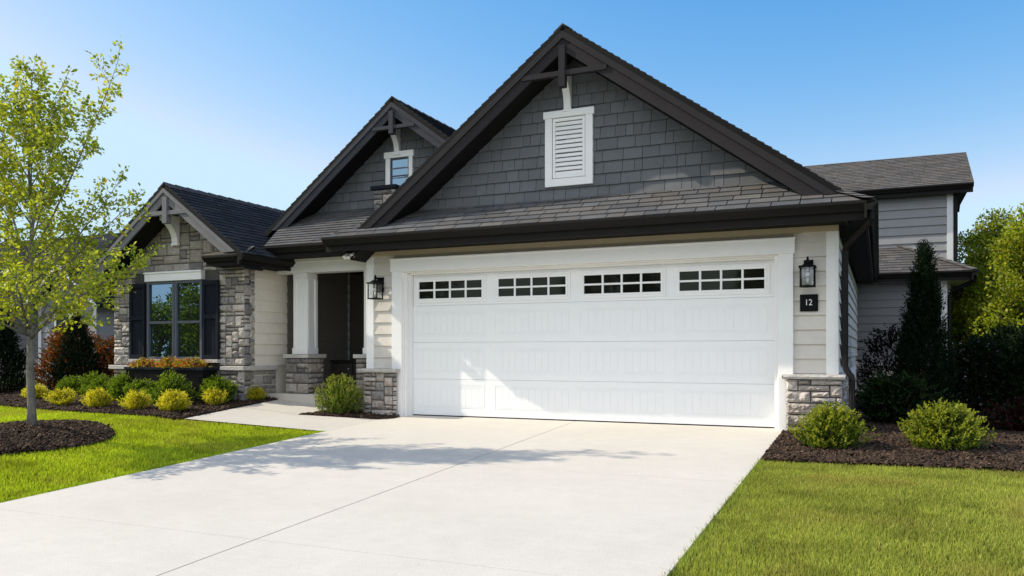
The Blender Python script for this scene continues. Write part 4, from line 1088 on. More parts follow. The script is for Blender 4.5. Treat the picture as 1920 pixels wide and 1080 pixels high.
cb = thing("storage_cabinet", "low dark panelled cabinet standing in the shaded porch", "cabinet", (-2.22, 1.75, PZ))
mb = MB(); mb.box(-0.42, 0.5, -0.2, 0.2, 0.002, 0.50); mb.build("carcass", M["cabinet"], cb, bevel=0.006)
mb = MB(); mb.box(-0.45, 0.53, -0.23, 0.22, 0.501, 0.535); mb.build("cabinet_top", M["cabinet"], cb, bevel=0.005)
for a in (-0.39, 0.06):
    mb = MB(); mb.box(a, a + 0.41, -0.222, -0.201, 0.04, 0.09); mb.box(a, a + 0.41, -0.222, -0.201, 0.42, 0.47); mb.box(a, a + 0.05, -0.222, -0.201, 0.09, 0.42); mb.box(a + 0.36, a + 0.41, -0.222, -0.201, 0.09, 0.42); mb.box(a + 0.05, a + 0.36, -0.208, -0.201, 0.09, 0.42)
    d = mb.build("cabinet_door", M["porchdark"], cb)
    mb = MB(); mb.ball((a + (0.34 if a < 0 else 0.07), -0.235, 0.38), 0.015); mb.build("knob", M["number"], d)

# ------------------------------------------------------------------ plants
def unit(a): return a / np.maximum(1e-9, np.linalg.norm(a, axis=1, keepdims=True))
def rdir(n):
    return unit(RNG.normal(size=(n, 3)))
def leaves_arrays(P, D, ln, wd, col, fold=0.25):
    n = len(P)
    side = unit(np.cross(D, rdir(n))); nor = np.cross(side, D)
    ln = np.broadcast_to(ln, (n,))[:, None]; wd = np.broadcast_to(wd, (n,))[:, None]
    m = P + D * ln * 0.45
    V = np.stack([P, m + side * wd * 0.5 + nor * wd * fold, P + D * ln - nor * ln * 0.12, m - side * wd * 0.5 + nor * wd * fold], 1).reshape(-1, 3)
    F = np.arange(n * 4).reshape(n, 4)
    return V, F, np.repeat(col, 4, 0)

def palette(n, cols, wts=None, jitter=0.18):
    c = np.array(cols, float); i = RNG.choice(len(c), n, p=wts)
    return c[i] * (1 + RNG.uniform(-jitter, jitter, (n, 1)))

def shrub_mesh(name, prof, H, R, shoots, per, ln, wd, cols, wts=None, up=0.5, shoot_len=0.16, lump=0.25, shell=0.35, parent=None, mat="leaf", tipcol=None, seed=0, spread=0.7, smin=0.02):
    """foliage from many leafy shoots whose tips follow a radius profile over the height"""
    n = shoots
    t = RNG.random(n * 3); pr = prof(t); keep = RNG.random(n * 3) < (pr / pr.max() + 0.15); t = t[keep][:n]; n = len(t)
    a = RNG.uniform(0, 6.283, n)
    q = RNG.random(n) ** shell
    lum = 1 + lump * (vnoise(np.cos(a) * 2.2 + seed, np.sin(a) * 2.2 + t * 4, 1.1, 21 + seed) - 0.5) * 2
    r = R * prof(t) * q * lum
    tip = np.stack([np.cos(a) * r, np.sin(a) * r, smin + t * H], 1)
    out = np.stack([np.cos(a), np.sin(a), np.zeros(n)], 1)
    d = unit(out * (1 - up) * (0.4 + q[:, None]) + np.array([[0, 0, up]]) + rdir(n) * 0.35)
    s = np.tile(np.linspace(0, 1, per), n); k = np.repeat(np.arange(n), per)
    P = tip[k] + d[k] * ((s - 0.6) * shoot_len)[:, None] + rdir(n * per) * 0.008
    D = unit(d[k] + rdir(n * per) * spread)
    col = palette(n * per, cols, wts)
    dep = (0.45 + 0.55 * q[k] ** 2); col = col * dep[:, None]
    if tipcol is not None:
        tm = ((s > 0.6) & (q[k] > 0.55))[:, None] * RNG.uniform(0.3, 1, (n * per, 1)); col = col * (1 - tm) + np.array([tipcol]) * tm
    P[:, 2] = np.maximum(P[:, 2], smin)
    V, F, C = leaves_arrays(P, D, ln * RNG.uniform(0.7, 1.25, n * per), wd * RNG.uniform(0.7, 1.25, n * per), col)
    return np_obj(name, V, F, C, M[mat], parent)

dome = lambda t: np.sqrt(np.clip(1 - (np.clip(t * 1.25 - 0.25, -0.25, 1)) ** 2, 0, 1)) * np.clip(0.62 + t * 2.0, 0, 1)
cone = lambda t: np.clip((1 - t) ** 0.75 * 1.0 * np.clip(0.75 + t * 2.5, 0, 1), 0.03, 1)
column_p = lambda t: np.clip(np.clip(1.06 - t, 0, 1) ** 0.55 * np.clip(0.8 + t * 2, 0, 1), 0.03, 1)

def stems(parent, R, H, n=7, mat="barkdark", r=0.008):
    mb = MB()
    for i in range(n):
        a = random.uniform(0, 6.28); mb.tube([(0.03 * math.cos(a), 0.03 * math.sin(a), -0.03), (R * 0.35 * math.cos(a), R * 0.35 * math.sin(a), H * 0.35), (R * 0.6 * math.cos(a), R * 0.6 * math.sin(a), H * 0.65)], [r, r * 0.8, r * 0.4], 5)
    return mb.build("stem", M[mat], parent)

def place(src, x, y, label, s=1.0, rz=0.0, zoff=0.0, first=False, sz=None):
    o = src if first else copy_tree(src)
    o.location = (x, y, tz(x, y) + zoff); o.rotation_euler = (0, 0, rz); o.scale = (s, s, sz or s); o["label"] = label
    return o

# row of green shrubs and gold shrubs in the left bed
green = thing("green_shrub", "", "shrub", group="rounded green shrubs in front of the bay")
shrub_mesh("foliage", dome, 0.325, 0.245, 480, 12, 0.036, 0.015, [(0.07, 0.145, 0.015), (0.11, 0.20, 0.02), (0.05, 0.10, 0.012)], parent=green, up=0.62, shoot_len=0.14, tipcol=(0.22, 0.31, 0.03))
stems(green, 0.3, 0.4)
GS = [(-6.95, -0.40, 0.95, "leftmost round green shrub, partly behind the young tree trunk"),
      (-6.15, -0.60, 0.95, "round green shrub second from the left, behind the leftmost gold shrubs"),
      (-5.55, -0.92, 0.95, "round green shrub in front of the bay's left stone edge"),
      (-4.85, -1.10, 1.05, "round green shrub below the left shutter"),
      (-4.18, -1.32, 1.08, "round green shrub in front of the left half of the planter box"),
      (-3.50, -1.40, 1.12, "round green shrub in front of the right half of the planter box"),
      (-2.98, -0.98, 1.10, "rightmost round green shrub, at the bay's stone corner")]
green_b = shrub_mesh("foliage", dome, 0.345, 0.23, 400, 12, 0.036, 0.015, [(0.07, 0.145, 0.015), (0.11, 0.20, 0.02), (0.05, 0.10, 0.012)], up=0.66, shoot_len=0.17, tipcol=(0.22, 0.31, 0.03), seed=5, lump=0.5)
def swap(o, me):
    for c in o.children:
        if c.name.startswith("foliage"): c.data = me
for i, (x, y, s, lb) in enumerate(GS):
    o = place(green, x, y, lb, s, i * 1.3, first=(i == 0), sz=s * (0.93, 1.08, 1.0, 1.06, 0.92, 1.1, 1.0)[i])
    if i % 2: swap(o, green_b.data)
bpy.data.objects.remove(green_b)
gold = thing("gold_shrub", "", "shrub", group="low gold shrubs along the lawn edge")
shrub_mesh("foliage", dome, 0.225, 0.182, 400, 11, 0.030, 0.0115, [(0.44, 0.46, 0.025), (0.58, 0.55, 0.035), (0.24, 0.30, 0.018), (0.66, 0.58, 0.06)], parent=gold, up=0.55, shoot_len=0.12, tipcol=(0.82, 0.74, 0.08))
stems(gold, 0.25, 0.27)
YS = [(-6.78, -1.25, 0.95, "dull green gold shrub at far left, behind the tree trunk"),
      (-5.30, -1.88, 1.0, "first bright gold shrub right of the tree trunk"),
      (-4.42, -1.95, 0.98, "second bright gold shrub right of the tree trunk"),
      (-3.52, -2.02, 0.98, "gold shrub in front of the planter's left end"),
      (-2.78, -2.02, 1.0, "gold shrub nearest to the walkway, below the window middle"),
      (-2.78, -1.22, 0.95, "gold shrub in front of the rightmost green shrub"),
      (-2.70, -0.42, 0.80, "small gold shrub beside the porch step")]
gold_b = shrub_mesh("foliage", dome, 0.24, 0.175, 320, 11, 0.030, 0.0115, [(0.44, 0.46, 0.025), (0.58, 0.55, 0.035), (0.24, 0.30, 0.018), (0.66, 0.58, 0.06)], up=0.5, shoot_len=0.15, tipcol=(0.82, 0.74, 0.08), seed=3, lump=0.55)
for i, (x, y, s, lb) in enumerate(YS):
    o = place(gold, x, y, lb, s * (1, 1.05, 0.95, 1.0, 1.06, 0.97, 1)[i], i * 2.1, first=(i == 0), sz=s * (1.0, 0.94, 1.1, 1.0, 1.12, 0.95, 1.0)[i])
    if i % 2: swap(o, gold_b.data)
bpy.data.objects.remove(gold_b)

# planter flowers
fl1 = thing("planter_plant", "", "flowers", group="colourful foliage plants in the planter box")
shrub_mesh("foliage", dome, 0.17, 0.25, 200, 9, 0.034, 0.019, [(0.50, 0.05, 0.05), (0.55, 0.16, 0.12), (0.62, 0.58, 0.07), (0.26, 0.38, 0.03), (0.70, 0.45, 0.25)], wts=[0.26, 0.14, 0.20, 0.32, 0.08], parent=fl1, up=0.6, shoot_len=0.10, lump=0.35, smin=0.0)
for i, (dx, s, lb) in enumerate(((-0.58, 0.95, "red and green foliage plant at the left end of the planter"), (-0.06, 1.05, "red and yellow foliage plant in the middle of the planter"), (0.45, 1.0, "red and yellow foliage plant at the right end of the planter"))):
    o = fl1 if i == 0 else copy_tree(fl1)
    o.location = (-4.02 + dx, -0.90, 0.12 + 0.55 + 0.02); o.rotation_euler = (0, 0, i * 1.9); o.scale = (s * 1.1, s * 0.8, s * 0.85); o["label"] = lb

# strappy clump beside the left pier
def strap_plant(name, label, loc):
    t = thing(name, label, "plant", loc)
    mb = MB()
    for i in range(150):
        a = random.uniform(0, 6.28); r0 = random.uniform(0, 0.13); L = random.uniform(0.25, 0.58); ln = random.uniform(0.1, 0.75)
        b = Vector((r0 * math.cos(a), r0 * math.sin(a), 0.0)); d = Vector((math.cos(a) * ln, math.sin(a) * ln, 1)).normalized()
        side = Vector((-math.sin(a), math.cos(a), 0)); w = random.uniform(0.006, 0.012)
        m1 = b + d * L * 0.55; tp = m1 + (d + Vector((math.cos(a), math.sin(a), -0.5)) * ln * 0.8).normalized() * L * 0.45
        k = random.random(); c = (0.10 + 0.12 * k, 0.19 + 0.10 * k, 0.03)
        mb.face([b - side * w, b + side * w, m1 + side * w, m1 - side * w], c); mb.face([m1 - side * w, m1 + side * w, tp], c)
    mb.build("blades", M["leaf"], t)
    shrub_mesh("foliage", dome, 0.50, 0.34, 420, 10, 0.045, 0.016, [(0.09, 0.16, 0.03), (0.14, 0.21, 0.035), (0.20, 0.24, 0.05)], parent=t, up=0.75, shoot_len=0.18, tipcol=(0.28, 0.31, 0.07))
    return t
strap_plant("leafy_clump", "bushy green plant with grassy blades beside the left stone pier", (-0.97, -0.52, tz(-0.97, -0.52)))

# right bed: two lime shrubs in the sun, dark planting in the shade
lime = thing("lime_shrub", "", "shrub", group="rounded lime green shrubs in the right bed")
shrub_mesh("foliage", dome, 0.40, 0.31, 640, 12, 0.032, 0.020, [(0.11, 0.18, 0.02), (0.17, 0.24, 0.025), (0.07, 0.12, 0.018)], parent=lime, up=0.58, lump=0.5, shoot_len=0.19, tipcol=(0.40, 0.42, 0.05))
stems(lime, 0.33, 0.4)
place(lime, 6.02, -1.38, "rounded lime green shrub in front of the right stone pier", 1.0, 0, first=True)
place(lime, 7.10, -1.14, "rounded lime green shrub in the right bed below the dark conifer", 1.04, 2.0)

DK = [(0.009, 0.019, 0.006), (0.013, 0.026, 0.008), (0.006, 0.013, 0.005)]
cyp = thing("conifer", "tall narrow dark conifer by the rear wing", "tree", (7.13, 3.75, 0), None)
shrub_mesh("crown", lambda t: np.clip(np.clip(1.02 - t, 0, 1) ** 0.62 * np.clip(0.72 + t * 1.6, 0, 1), 0.02, 1), 2.62, 0.44, 2300, 10, 0.055, 0.018, DK, parent=cyp, up=0.75, shoot_len=0.26, lump=0.30, mat="leafd", shell=0.25)
mb = MB(); mb.tube([(0, 0, -0.05), (0, 0, 2.3)], [0.05, 0.01], 8); mb.build("trunk", M["barkdark"], cyp)

def dark_bush(name, label, x, y, H, R, cols, n=700, cat="shrub", prof=dome, ln=0.06, wd=0.03, tip=None, seed=0, lump=0.4, mat="leafd", per=9, sl=0.2):
    t = thing(name, label, cat, (x, y, tz(x, y)))
    shrub_mesh("foliage", prof, H, R, n, per, ln, wd, cols, parent=t, up=0.5, shoot_len=sl, lump=lump, tipcol=tip, seed=seed, mat=mat)
    stems(t, R, H, 6, r=0.012)
    return t
dark_bush("purple_shrub", "loose dark purple leaved shrub against the shaded rear wall", 6.62, 4.6, 1.35, 0.62, [(0.012, 0.009, 0.010), (0.016, 0.011, 0.013), (0.010, 0.014, 0.008)], 420, seed=3, ln=0.055)
dark_bush("low_shrub", "low dark green shrub in shade in front of the tall conifer", 6.70, 1.3, 0.62, 0.50, DK, 520, seed=4, tip=(0.03, 0.06, 0.015))
dark_bush("flowering_shrub", "dark shrub with small pale flowers at the right, beside the downspout", 7.95, 4.9, 1.15, 0.55, DK * 9 + [(0.45, 0.32, 0.40)], 800, seed=5, ln=0.05)
dark_bush("hedge_shrub", "broad dark shrub at the right edge of the bed", 8.75, 4.6, 1.25, 0.75, DK + [(0.03, 0.05, 0.015)], 1000, seed=6)
dark_bush("hedge_shrub", "tall dark shrub behind the flowering shrub below the garden trees", 8.85, 7.6, 1.4, 0.9, DK + [(0.03, 0.055, 0.015)], 1300, seed=8, ln=0.08, wd=0.04)
dark_bush("red_shrub", "small dark red leaved plant behind the right lime shrub", 7.95, 0.7, 0.34, 0.34, [(0.03, 0.008, 0.008), (0.015, 0.025, 0.008), (0.05, 0.010, 0.010)], 200, seed=7, ln=0.045)
dark_bush("low_shrub", "low dark green shrub right of the small red plant", 8.75, 1.2, 0.55, 0.60, DK, 480, seed=9, tip=(0.03, 0.05, 0.015))

# left background planting
RED = [(0.16, 0.035, 0.018), (0.20, 0.08, 0.025), (0.10, 0.06, 0.018), (0.05, 0.06, 0.018), (0.26, 0.05, 0.02)]
dark_bush("red_leaved_shrub", "red leaved shrub right behind the young tree trunk", -8.6, 0.9, 1.25, 0.75, RED, 800, seed=10, ln=0.06, wd=0.035, mat="leaf")
dark_bush("red_leaved_shrub", "russet leaved shrub between the dark cone shrub and the bay", -7.6, 1.5, 1.15, 0.85, RED, 800, seed=11, ln=0.06, wd=0.035, mat="leaf")
dark_bush("red_leaved_shrub", "broad russet shrub touching the bay's left stone edge", -6.55, 1.1, 1.2, 0.75, RED, 900, seed=12, ln=0.06, wd=0.035, mat="leaf")
t = thing("conifer", "small dark cone shaped conifer between the red leaved shrubs", "tree", (-7.75, 0.3, tz(-7.75, 0.3)))
shrub_mesh("crown", cone, 1.5, 0.50, 900, 9, 0.06, 0.02, DK, parent=t, up=0.75, shoot_len=0.2, mat="leafd", shell=0.3)
mb = MB(); mb.tube([(0, 0, -0.05), (0, 0, 1.1)], [0.04, 0.01], 6); mb.build("trunk", M["barkdark"], t)
t = thing("conifer", "wide dark columnar conifer at the left edge of the picture", "tree", (-9.0, -0.55, tz(-9.0, -0.55)))
shrub_mesh("crown", column_p, 1.75, 0.62, 1500, 9, 0.07, 0.022, DK, parent=t, up=0.75, shoot_len=0.22, mat="leafd", shell=0.3)
mb = MB(); mb.tube([(0, 0, -0.05), (0, 0, 1.2)], [0.05, 0.01], 6); mb.build("trunk", M["barkdark"], t)

# ------------------------------------------------------------------ young tree
def limb_pts(p0, d0, L, n=7, rise=0.25, wob=0.06):
    p = Vector(p0); d = Vector(d0).normalized(); pts = [p.copy()]
    for i in range(n):
        d = (d + Vector((random.uniform(-wob, wob), random.uniform(-wob, wob), rise / n + random.uniform(-wob, wob) * 0.5))).normalized()
        p = p + d * (L / n); pts.append(p.copy())
    return pts

def young_tree(name, label, loc, H, z0, n_limb, reach, leaf_n, cols, wts, ln, seed, extra=(), r0=0.051, group=None):
    random.seed(seed)
    t = thing(name, label, "tree", loc, group)
    mb = MB(); LP = []; LD = []
    k = H / 4.55
    lead = [Vector((0.0 + 0.02 * math.sin(i * 1.3), 0.015 * math.cos(i * 1.7), -0.05 + (H * 0.95 + 0.05) * i / 12)) for i in range(13)]
    rad = [r0 * (1 - 0.93 * (i / 12) ** 0.85) for i in range(13)]; rad[0] = r0 * 1.25
    mb.tube(lead, rad, 12)
    def lead_at(z):
        f = max(0, min(11.99, (z + 0.05) / (H * 0.95 + 0.05) * 12)); i = int(f); return lead[i].lerp(lead[i + 1], f - i), rad[i]
    def twig(p, d, L, r, leaf_d=1.0, deep=1):
        pts = limb_pts(p, d, L, 4, 0.15, 0.14)
        mb.tube(pts, [r, r * 0.8, r * 0.65, r * 0.45, r * 0.25], 4, cap=False)
        m = max(4, int(L * 74 * leaf_n * leaf_d))
        for i in range(m):
            s = random.random() ** 0.7; f = s * 3.999; j = int(f); q = pts[j].lerp(pts[j + 1], f - j)
            dd = (pts[j + 1] - pts[j]).normalized()
            o = Vector((random.gauss(0, 1), random.gauss(0, 1), random.gauss(-0.15, 0.8))).normalized()
            LP.append(q + o * random.uniform(0.005, 0.05)); LD.append((dd * 0.5 + o).normalized())
        if deep and L > 0.25:
            for i in range(2):
                s = random.uniform(0.3, 0.9); f = s * 3.999; j = int(f); q = pts[j].lerp(pts[j + 1], f - j)
                dd = (pts[j + 1] - pts[j]).normalized(); o = Vector((random.gauss(0, 1), random.gauss(0, 1), random.gauss(0.1, 0.7))).normalized()
                twig(q, (dd + o * 0.9), L * random.uniform(0.4, 0.6), r * 0.5, leaf_d, deep - 1)
    def limb(p, d, L, r, rise=0.35, bare=0.22):
        n = 8; pts = limb_pts(p, d, L, n, rise, 0.07)
        mb.tube(pts, [max(0.003, r * (1 - 0.85 * (i / n))) for i in range(n + 1)], 6)
        nt = int(6 + L * 9)
        for i in range(nt):
            s = bare + (1 - bare) * (i + random.random()) / nt; f = min(n - 0.001, s * n); j = int(f); q = pts[j].lerp(pts[j + 1], f - j)
            dd = (pts[j + 1] - pts[j]).normalized(); o = Vector((random.gauss(0, 1), random.gauss(0, 1), random.gauss(0.1, 0.6))).normalized()
            twig(q, dd * 0.8 + o, (0.20 + 0.32 * random.random()) * (1.15 - 0.6 * s) * k, max(0.0025, r * 0.35 * (1 - 0.6 * s)))
        twig(pts[-1], pts[-1] - pts[-2], 0.28 * k, 0.004, 1.5, 0)
    for i in range(n_limb):
        f = i / (n_limb - 1)
        z = z0 + (H * 0.84 - z0) * f ** 1.2
        a = i * 2.399 + random.uniform(-0.4, 0.4)
        el = math.radians(26 + 34 * f + random.uniform(-8, 8))
        L = reach * (1 - 0.68 * f) * random.uniform(0.8, 1.15)
        p, r = lead_at(z)
        limb(p, (math.cos(a) * math.cos(el), math.sin(a) * math.cos(el), math.sin(el)), L, min(r * 0.5, 0.018))
    for (z, d, L) in extra:
        p, r = lead_at(z); limb(p, d, L, min(r * 0.55, 0.019), rise=0.12, bare=0.35)
    for i in range(14):
        z = H * random.uniform(0.55, 0.95); p, r = lead_at(z); a = random.uniform(0, 6.28); twig(p, (math.cos(a), math.sin(a), 0.7), random.uniform(0.2, 0.45) * k, 0.005)
    mb.build("trunk", M["bark"], t, smooth=True)
    P = np.array([tuple(q) for q in LP]); D = unit(np.array([tuple(q) for q in LD]))
    n = len(P)
    col = palette(n, cols, wts, 0.2)
    V, F, C = leaves_arrays(P, D, ln * RNG.uniform(0.6, 1.3, n), ln * 0.62 * RNG.uniform(0.7, 1.3, n), col, 0.18)
    np_obj("crown", V, F, C, M["leaf"], t)
    return t, n
TC = [(0.36, 0.43, 0.05), (0.47, 0.52, 0.06), (0.21, 0.27, 0.035), (0.60, 0.60, 0.09), (0.50, 0.38, 0.05)]
TW = [0.34, 0.28, 0.2, 0.13, 0.05]
cr, sr_ = math.cos(math.radians(24.1)), math.sin(math.radians(24.1))
yt, nl = young_tree("young_tree", "young slender tree with yellow green leaves in a mulch ring on the lawn", (-2.63, -4.31, 0.03), 4.38, 1.08, 27, 1.70, 0.84, TC, TW, 0.056, 4,
           extra=[(2.0, (cr * 0.42, sr_ * 0.42, 1.0), 2.55), (1.25, (cr * 0.95, sr_ * 0.95, 0.55), 1.5), (1.5, (cr * 0.8, sr_ * 0.8, 0.9), 1.6), (1.12, (0.2, -1.0, 0.30), 1.35), (1.2, (0.75, -0.7, 0.35), 1.3), (1.18, (-0.2, 1.0, 0.35), 1.3), (1.35, (-0.8, -0.6, 0.4), 1.3), (1.15, (-cr * 0.9, -sr_ * 0.9, 0.6), 1.5), (1.9, (-cr * 0.45, -sr_ * 0.45, 1.0), 2.1)])
print("leaves", nl)
random.seed(99)

# ------------------------------------------------------------------ garden trees behind on the right, trees across the street
def big_tree(name, label, loc, H, R, z0, clumps, per, ln, cols, wts, seed, group=None, trunk_r=0.14, oval=1.0):
    random.seed(seed); rg = np.random.default_rng(seed)
    t = thing(name, label, "tree", loc, group)
    mb = MB()
    lead = [Vector((0.1 * math.sin(i), 0.08 * math.cos(i * 1.4), -0.1 + H * 0.8 * i / 8)) for i in range(9)]
    mb.tube(lead, [trunk_r * (1 - 0.85 * i / 8) for i in range(9)], 9)
    CP = []; CR = []
    for i in range(clumps):
        f = (i + random.random()) / clumps
        z = z0 + (H - z0) * f
        s = (z - z0) / (H - z0); rad = R * (max(0.06, math.sin(math.pi * min(1, 0.12 + 0.86 * s)) ** 0.75)) * oval
        a = i * 2.399 + random.uniform(-0.5, 0.5); q = random.uniform(0.35, 1.0) ** 0.6
        p = Vector((math.cos(a) * rad * q, math.sin(a) * rad * q, z + random.uniform(-0.2, 0.2)))
        CP.append(p); CR.append(R * random.uniform(0.16, 0.30))
        if i % 2 == 0:
            j = int(max(0, min(7, (z - 0.5) / (H * 0.8) * 8 - 1))); mb.tube([lead[j], lead[j].lerp(p, 0.55) + Vector((0, 0, 0.1)), p], [trunk_r * 0.3, trunk_r * 0.16, 0.01], 5)
    mb.build("trunk", M["barkdark"], t, smooth=True)
    P = []; D = []; Bz = []
    for p, r in zip(CP, CR):
        d = rg.normal(size=(per, 3)); d /= np.linalg.norm(d, axis=1, keepdims=True)
        q = rg.random(per) ** 0.5
        pts = np.array(p) + d * (q * r)[:, None] * np.array([1, 1, 1.15])
        P.append(pts); D.append(d * 0.6 + rg.normal(size=(per, 3)) * 0.6 + np.array([0, 0, 0.25])); Bz.append(np.full(per, rg.uniform(0.65, 1.25)) * (0.75 + 0.35 * q))
    P = np.concatenate(P); D = unit(np.concatenate(D)); Bz = np.concatenate(Bz); n = len(P)
    ar = np.array(cols, float); col = ar[rg.choice(len(ar), n, p=wts)] * Bz[:, None]
    V, F, C = leaves_arrays(P, D, ln * rg.uniform(0.6, 1.3, n), ln * 0.55 * rg.uniform(0.7, 1.3, n), col, 0.2)
    np_obj("crown", V, F, C, M["leaf"], t)
    return t
BC = [(0.19, 0.24, 0.025), (0.29, 0.34, 0.03), (0.12, 0.16, 0.02), (0.38, 0.38, 0.04)]
BW = [0.35, 0.3, 0.22, 0.13]
BD = [(0.07, 0.10, 0.015), (0.11, 0.14, 0.02), (0.045, 0.07, 0.012), (0.15, 0.15, 0.025)]
big_tree("garden_tree", "tall olive tree just right of the rear wing", (9.35, 14.5, 0), 4.35, 1.35, 0.3, 100, 190, 0.10, BC, BW, 31)
big_tree("garden_tree", "bright yellow green tree at the right edge of the picture", (9.75, 9.6, 0), 3.95, 1.30, 0.5, 110, 210, 0.09, [(0.28, 0.35, 0.03), (0.40, 0.44, 0.04), (0.17, 0.23, 0.02), (0.52, 0.51, 0.05)], BW, 32)
big_tree("garden_tree", "dense tree below the olive tree, right of the downspout", (8.75, 11.4, 0), 2.75, 1.05, 0.2, 90, 180, 0.09, [(0.19, 0.25, 0.02), (0.28, 0.33, 0.03), (0.12, 0.17, 0.015), (0.36, 0.37, 0.035)], BW, 33)
big_tree("garden_tree", "far dark tree seen between the garden trees at the right", (10.6, 20.0, 0), 4.6, 2.0, 0.3, 90, 180, 0.14, BD, BW, 34)
# across the street: what the bay window mirrors
st1 = big_tree("street_tree", "tall tree across the street mirrored in the right sash of the bay window", (-17.6, -16.3, -0.5), 7.0, 2.4, 0.2, 80, 170, 0.20, BC, BW, 41)
big_tree("street_tree", "low bushy tree across the street mirrored in the left sash of the bay window", (-21.6, -16.4, -0.5), 3.1, 2.6, 0.1, 70, 170, 0.18, BC, BW, 42)
o = copy_tree(st1); o.location = (-6.0, -30.0, -1.2); o["label"] = "tall tree across the street mirrored in the garage door windows"; o.rotation_euler = (0, 0, 2); o.scale = (1.2, 1.2, 1.1)
o = copy_tree(st1); o.location = (1.5, -31.0, -1.2); o["label"] = "second tall tree across the street mirrored in the garage door windows"; o.rotation_euler = (0, 0, 4); o.scale = (1.3, 1.3, 0.9)

# ------------------------------------------------------------------ neighbour's house on the left
nb = thing("neighbour_house", "neighbouring house with dark roof and grey siding behind the young tree", "house", (-14, 6, 0))
def npart(mb, name, mats, parent=None, **k):
    o = mb.build(name, mats, parent or nb, **k)
    if parent is None: o.matrix_parent_inverse = Matrix.Translation(-Vector(nb.location))
    return o
mb = MB(); ny = 6.0
mb.box(-30, -9.4, ny + 0.001, ny + 8, 0, 2.5, (0.3, 0.3, 0.31), 0)
laps(mb, Fr((0, ny, 0), (1, 0, 0), (0, 0, 1)), [(-30, 0.1), (-9.4, 0.1), (-9.4, 2.4), (-30, 2.4)], 0.178, (0.09, 0.085, 0.092), th=0.022)
nw = npart(mb, "neighbour_wall", [M["siding"]])
mb = MB(); nr = (0.020, 0.022, 0.032)
roof_plane(mb, (-31, ny - 0.5, 2.45), (-8.9, ny - 0.5, 2.45), (-9.9, ny + 3.2, 5.0), (-31, ny + 3.2, 5.0), thick=0.15, base=nr, exposure=0.2, tab=0.6)
npart(mb, "neighbour_roof", [M["neighbour_roof"], M["soffit"]])
mb = MB(); mb.box(-30, -9.2, ny - 0.52, ny - 0.46, 2.28, 2.44); npart(mb, "neighbour_fascia", M["fasciamid"])
# small paler gable with a window
mb = MB(); gx, gy = -14.0, 4.9
mb.box(gx - 1.1, gx + 1.1, gy + 0.001, ny, 0, 2.35, (0.42, 0.42, 0.43), 0)
laps(mb, Fr((0, gy, 0), (1, 0, 0), (0, 0, 1)), [(gx - 1.1, 0.1), (gx + 1.1, 0.1), (gx + 1.1, 2.35), (gx, 3.2), (gx - 1.1, 2.35)], 0.178, (0.22, 0.225, 0.24), th=0.022)
for s in (-1, 1): mb.box(gx + s * 1.1 - 0.06, gx + s * 1.1 + 0.06, gy - 0.05, gy + 0.001, 0.1, 2.35, (0.35, 0.36, 0.38), 0)
npart(mb, "neighbour_gable", [M["siding"]])
mb = MB()
for s in (-1, 1):
    mb.prism([(gx, gy - 0.35, 3.36), (gx + s * 1.5, gy - 0.35, 2.2), (gx + s * 1.5, gy - 0.35, 2.12), (gx, gy - 0.35, 3.28)], (0, 0.05, 0), (1, 1, 1), 0)
    mb.prism([(gx, gy - 0.30, 3.38), (gx + s * 1.5, gy - 0.30, 2.22), (gx + s * 1.5, gy - 0.30, 2.15), (gx, gy - 0.30, 3.31)], (0, 3.0, 0), (1, 1, 1), 1)
npart(mb, "gable_roof", [M["white"], M["soffit"]])
mb = MB(); mb.box(gx - 0.5, gx + 0.5, gy - 0.05, gy + 0.001, 0.75, 2.05); w = npart(mb, "neighbour_window", M["white"])
mb = MB(); mb.face([(gx - 0.42, gy - 0.052, 0.83), (gx + 0.42, gy - 0.052, 0.83), (gx + 0.42, gy - 0.052, 1.97), (gx - 0.42, gy - 0.052, 1.97)]); mb.build("pane", M["doorglass"], w)

# ------------------------------------------------------------------ camera, sun, sky
SKY_GRADE = ((2.3, 5.8), (1.12, 1.44), (0.5, 1.12)); FILL_HAZE = (1.20, 1.27, 1.38)
EL, AZ = math.radians(36.5), math.radians(14.0)
cam = bpy.data.cameras.new("camera"); co = bpy.data.objects.new("camera", cam); COL.objects.link(co)
co.location = (6.4964, -10.8182, 0.96); co.rotation_euler = (math.pi / 2, 0, math.radians(24.135))
cam.lens = 28.875; cam.sensor_width = 36; cam.shift_y = 0.0625; cam.clip_end = 2000; cam.clip_start = 0.05
scene.camera = co

sd = Vector((math.cos(EL) * math.cos(AZ), math.cos(EL) * math.sin(AZ), -math.sin(EL)))
sun = bpy.data.lights.new("sun", "SUN"); so = bpy.data.objects.new("sun", sun); COL.objects.link(so)
sun.energy = 5.0; sun.angle = math.radians(0.55); sun.color = (1.0, 0.91, 0.76)
so.rotation_euler = sd.to_track_quat("-Z", "Y").to_euler(); so.location = (-20, -5, 15)

w = bpy.data.worlds.new("World"); scene.world = w; w.use_nodes = True
nt = w.node_tree; bg = nt.nodes["Background"]
sky = nt.nodes.new("ShaderNodeTexSky"); sky.sky_type = "NISHITA"; sky.sun_disc = False
sky.sun_elevation = EL; sky.sun_rotation = math.atan2(-math.cos(AZ), -math.sin(AZ))
sky.altitude = 0; sky.air_density = 1.0; sky.dust_density = 0.4; sky.ozone_density = 2.0
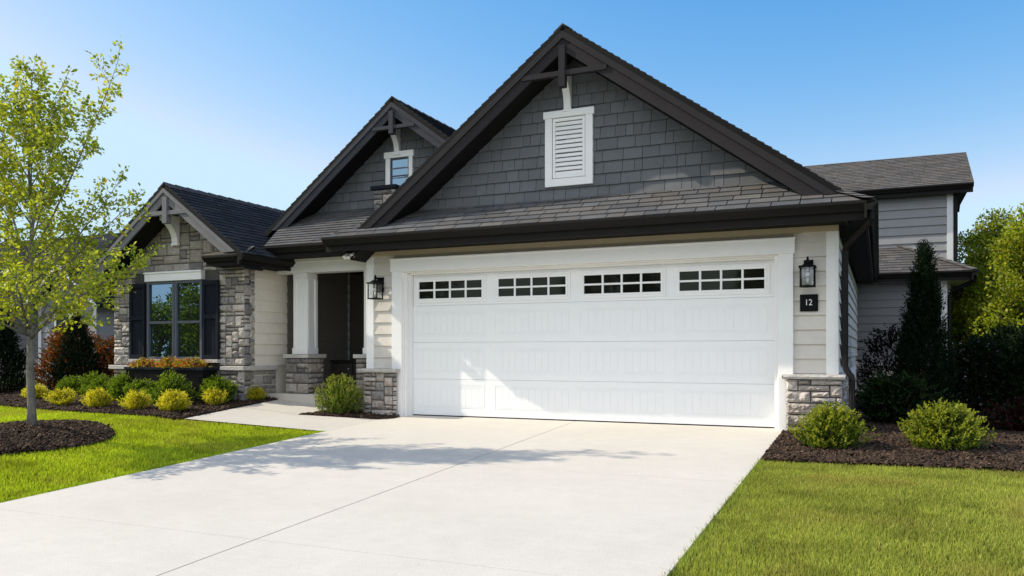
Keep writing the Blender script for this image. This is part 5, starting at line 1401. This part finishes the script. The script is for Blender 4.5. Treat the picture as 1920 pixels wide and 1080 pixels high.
# grade the clear sky, and add an unseen haze behind the viewer to brighten the shaded front
sep = nt.nodes.new("ShaderNodeSeparateColor"); comb = nt.nodes.new("ShaderNodeCombineColor")
nt.links.new(sky.outputs[0], sep.inputs[0])
for ch, (pw, k) in enumerate(SKY_GRADE):
    a_ = nt.nodes.new("ShaderNodeMath"); a_.operation = "MULTIPLY"; a_.inputs[1].default_value = 0.15
    p_ = nt.nodes.new("ShaderNodeMath"); p_.operation = "POWER"; p_.inputs[1].default_value = pw
    m_ = nt.nodes.new("ShaderNodeMath"); m_.operation = "MULTIPLY"; m_.inputs[1].default_value = k / 0.15
    nt.links.new(sep.outputs[ch], a_.inputs[0]); nt.links.new(a_.outputs[0], p_.inputs[0]); nt.links.new(p_.outputs[0], m_.inputs[0])
    c_ = nt.nodes.new("ShaderNodeMath"); c_.operation = "MINIMUM"; c_.inputs[1].default_value = (0.62, 0.85, 1.02)[ch] / 0.15
    nt.links.new(m_.outputs[0], c_.inputs[0]); nt.links.new(c_.outputs[0], comb.inputs[ch])
tcw = nt.nodes.new("ShaderNodeTexCoord")
dt = nt.nodes.new("ShaderNodeVectorMath"); dt.operation = "DOT_PRODUCT"; dt.inputs[1].default_value = (0.10, -0.93, 0.35)
mr = nt.nodes.new("ShaderNodeMapRange"); mr.interpolation_type = "SMOOTHSTEP"; mr.inputs[1].default_value = 0.15; mr.inputs[2].default_value = 0.85; mr.inputs[3].default_value = 0.0; mr.inputs[4].default_value = 0.85
nt.links.new(tcw.outputs["Generated"], dt.inputs[0]); nt.links.new(dt.outputs["Value"], mr.inputs[0])
hz_ = nt.nodes.new("ShaderNodeMix"); hz_.data_type = "RGBA"
nt.links.new(mr.outputs[0], hz_.inputs[0]); nt.links.new(comb.outputs[0], hz_.inputs[6]); hz_.inputs[7].default_value = tuple(c / 0.15 for c in FILL_HAZE) + (1,)
nt.links.new(hz_.outputs[2], bg.inputs["Color"]); bg.inputs["Strength"].default_value = 0.15

scene.view_settings.view_transform = "Standard"; scene.view_settings.look = "None"; scene.view_settings.exposure = 0
scene.render.engine = "CYCLES"
scene.cycles.max_bounces = 8; scene.cycles.diffuse_bounces = 4; scene.cycles.transparent_max_bounces = 8
scene.cycles.use_denoising = True
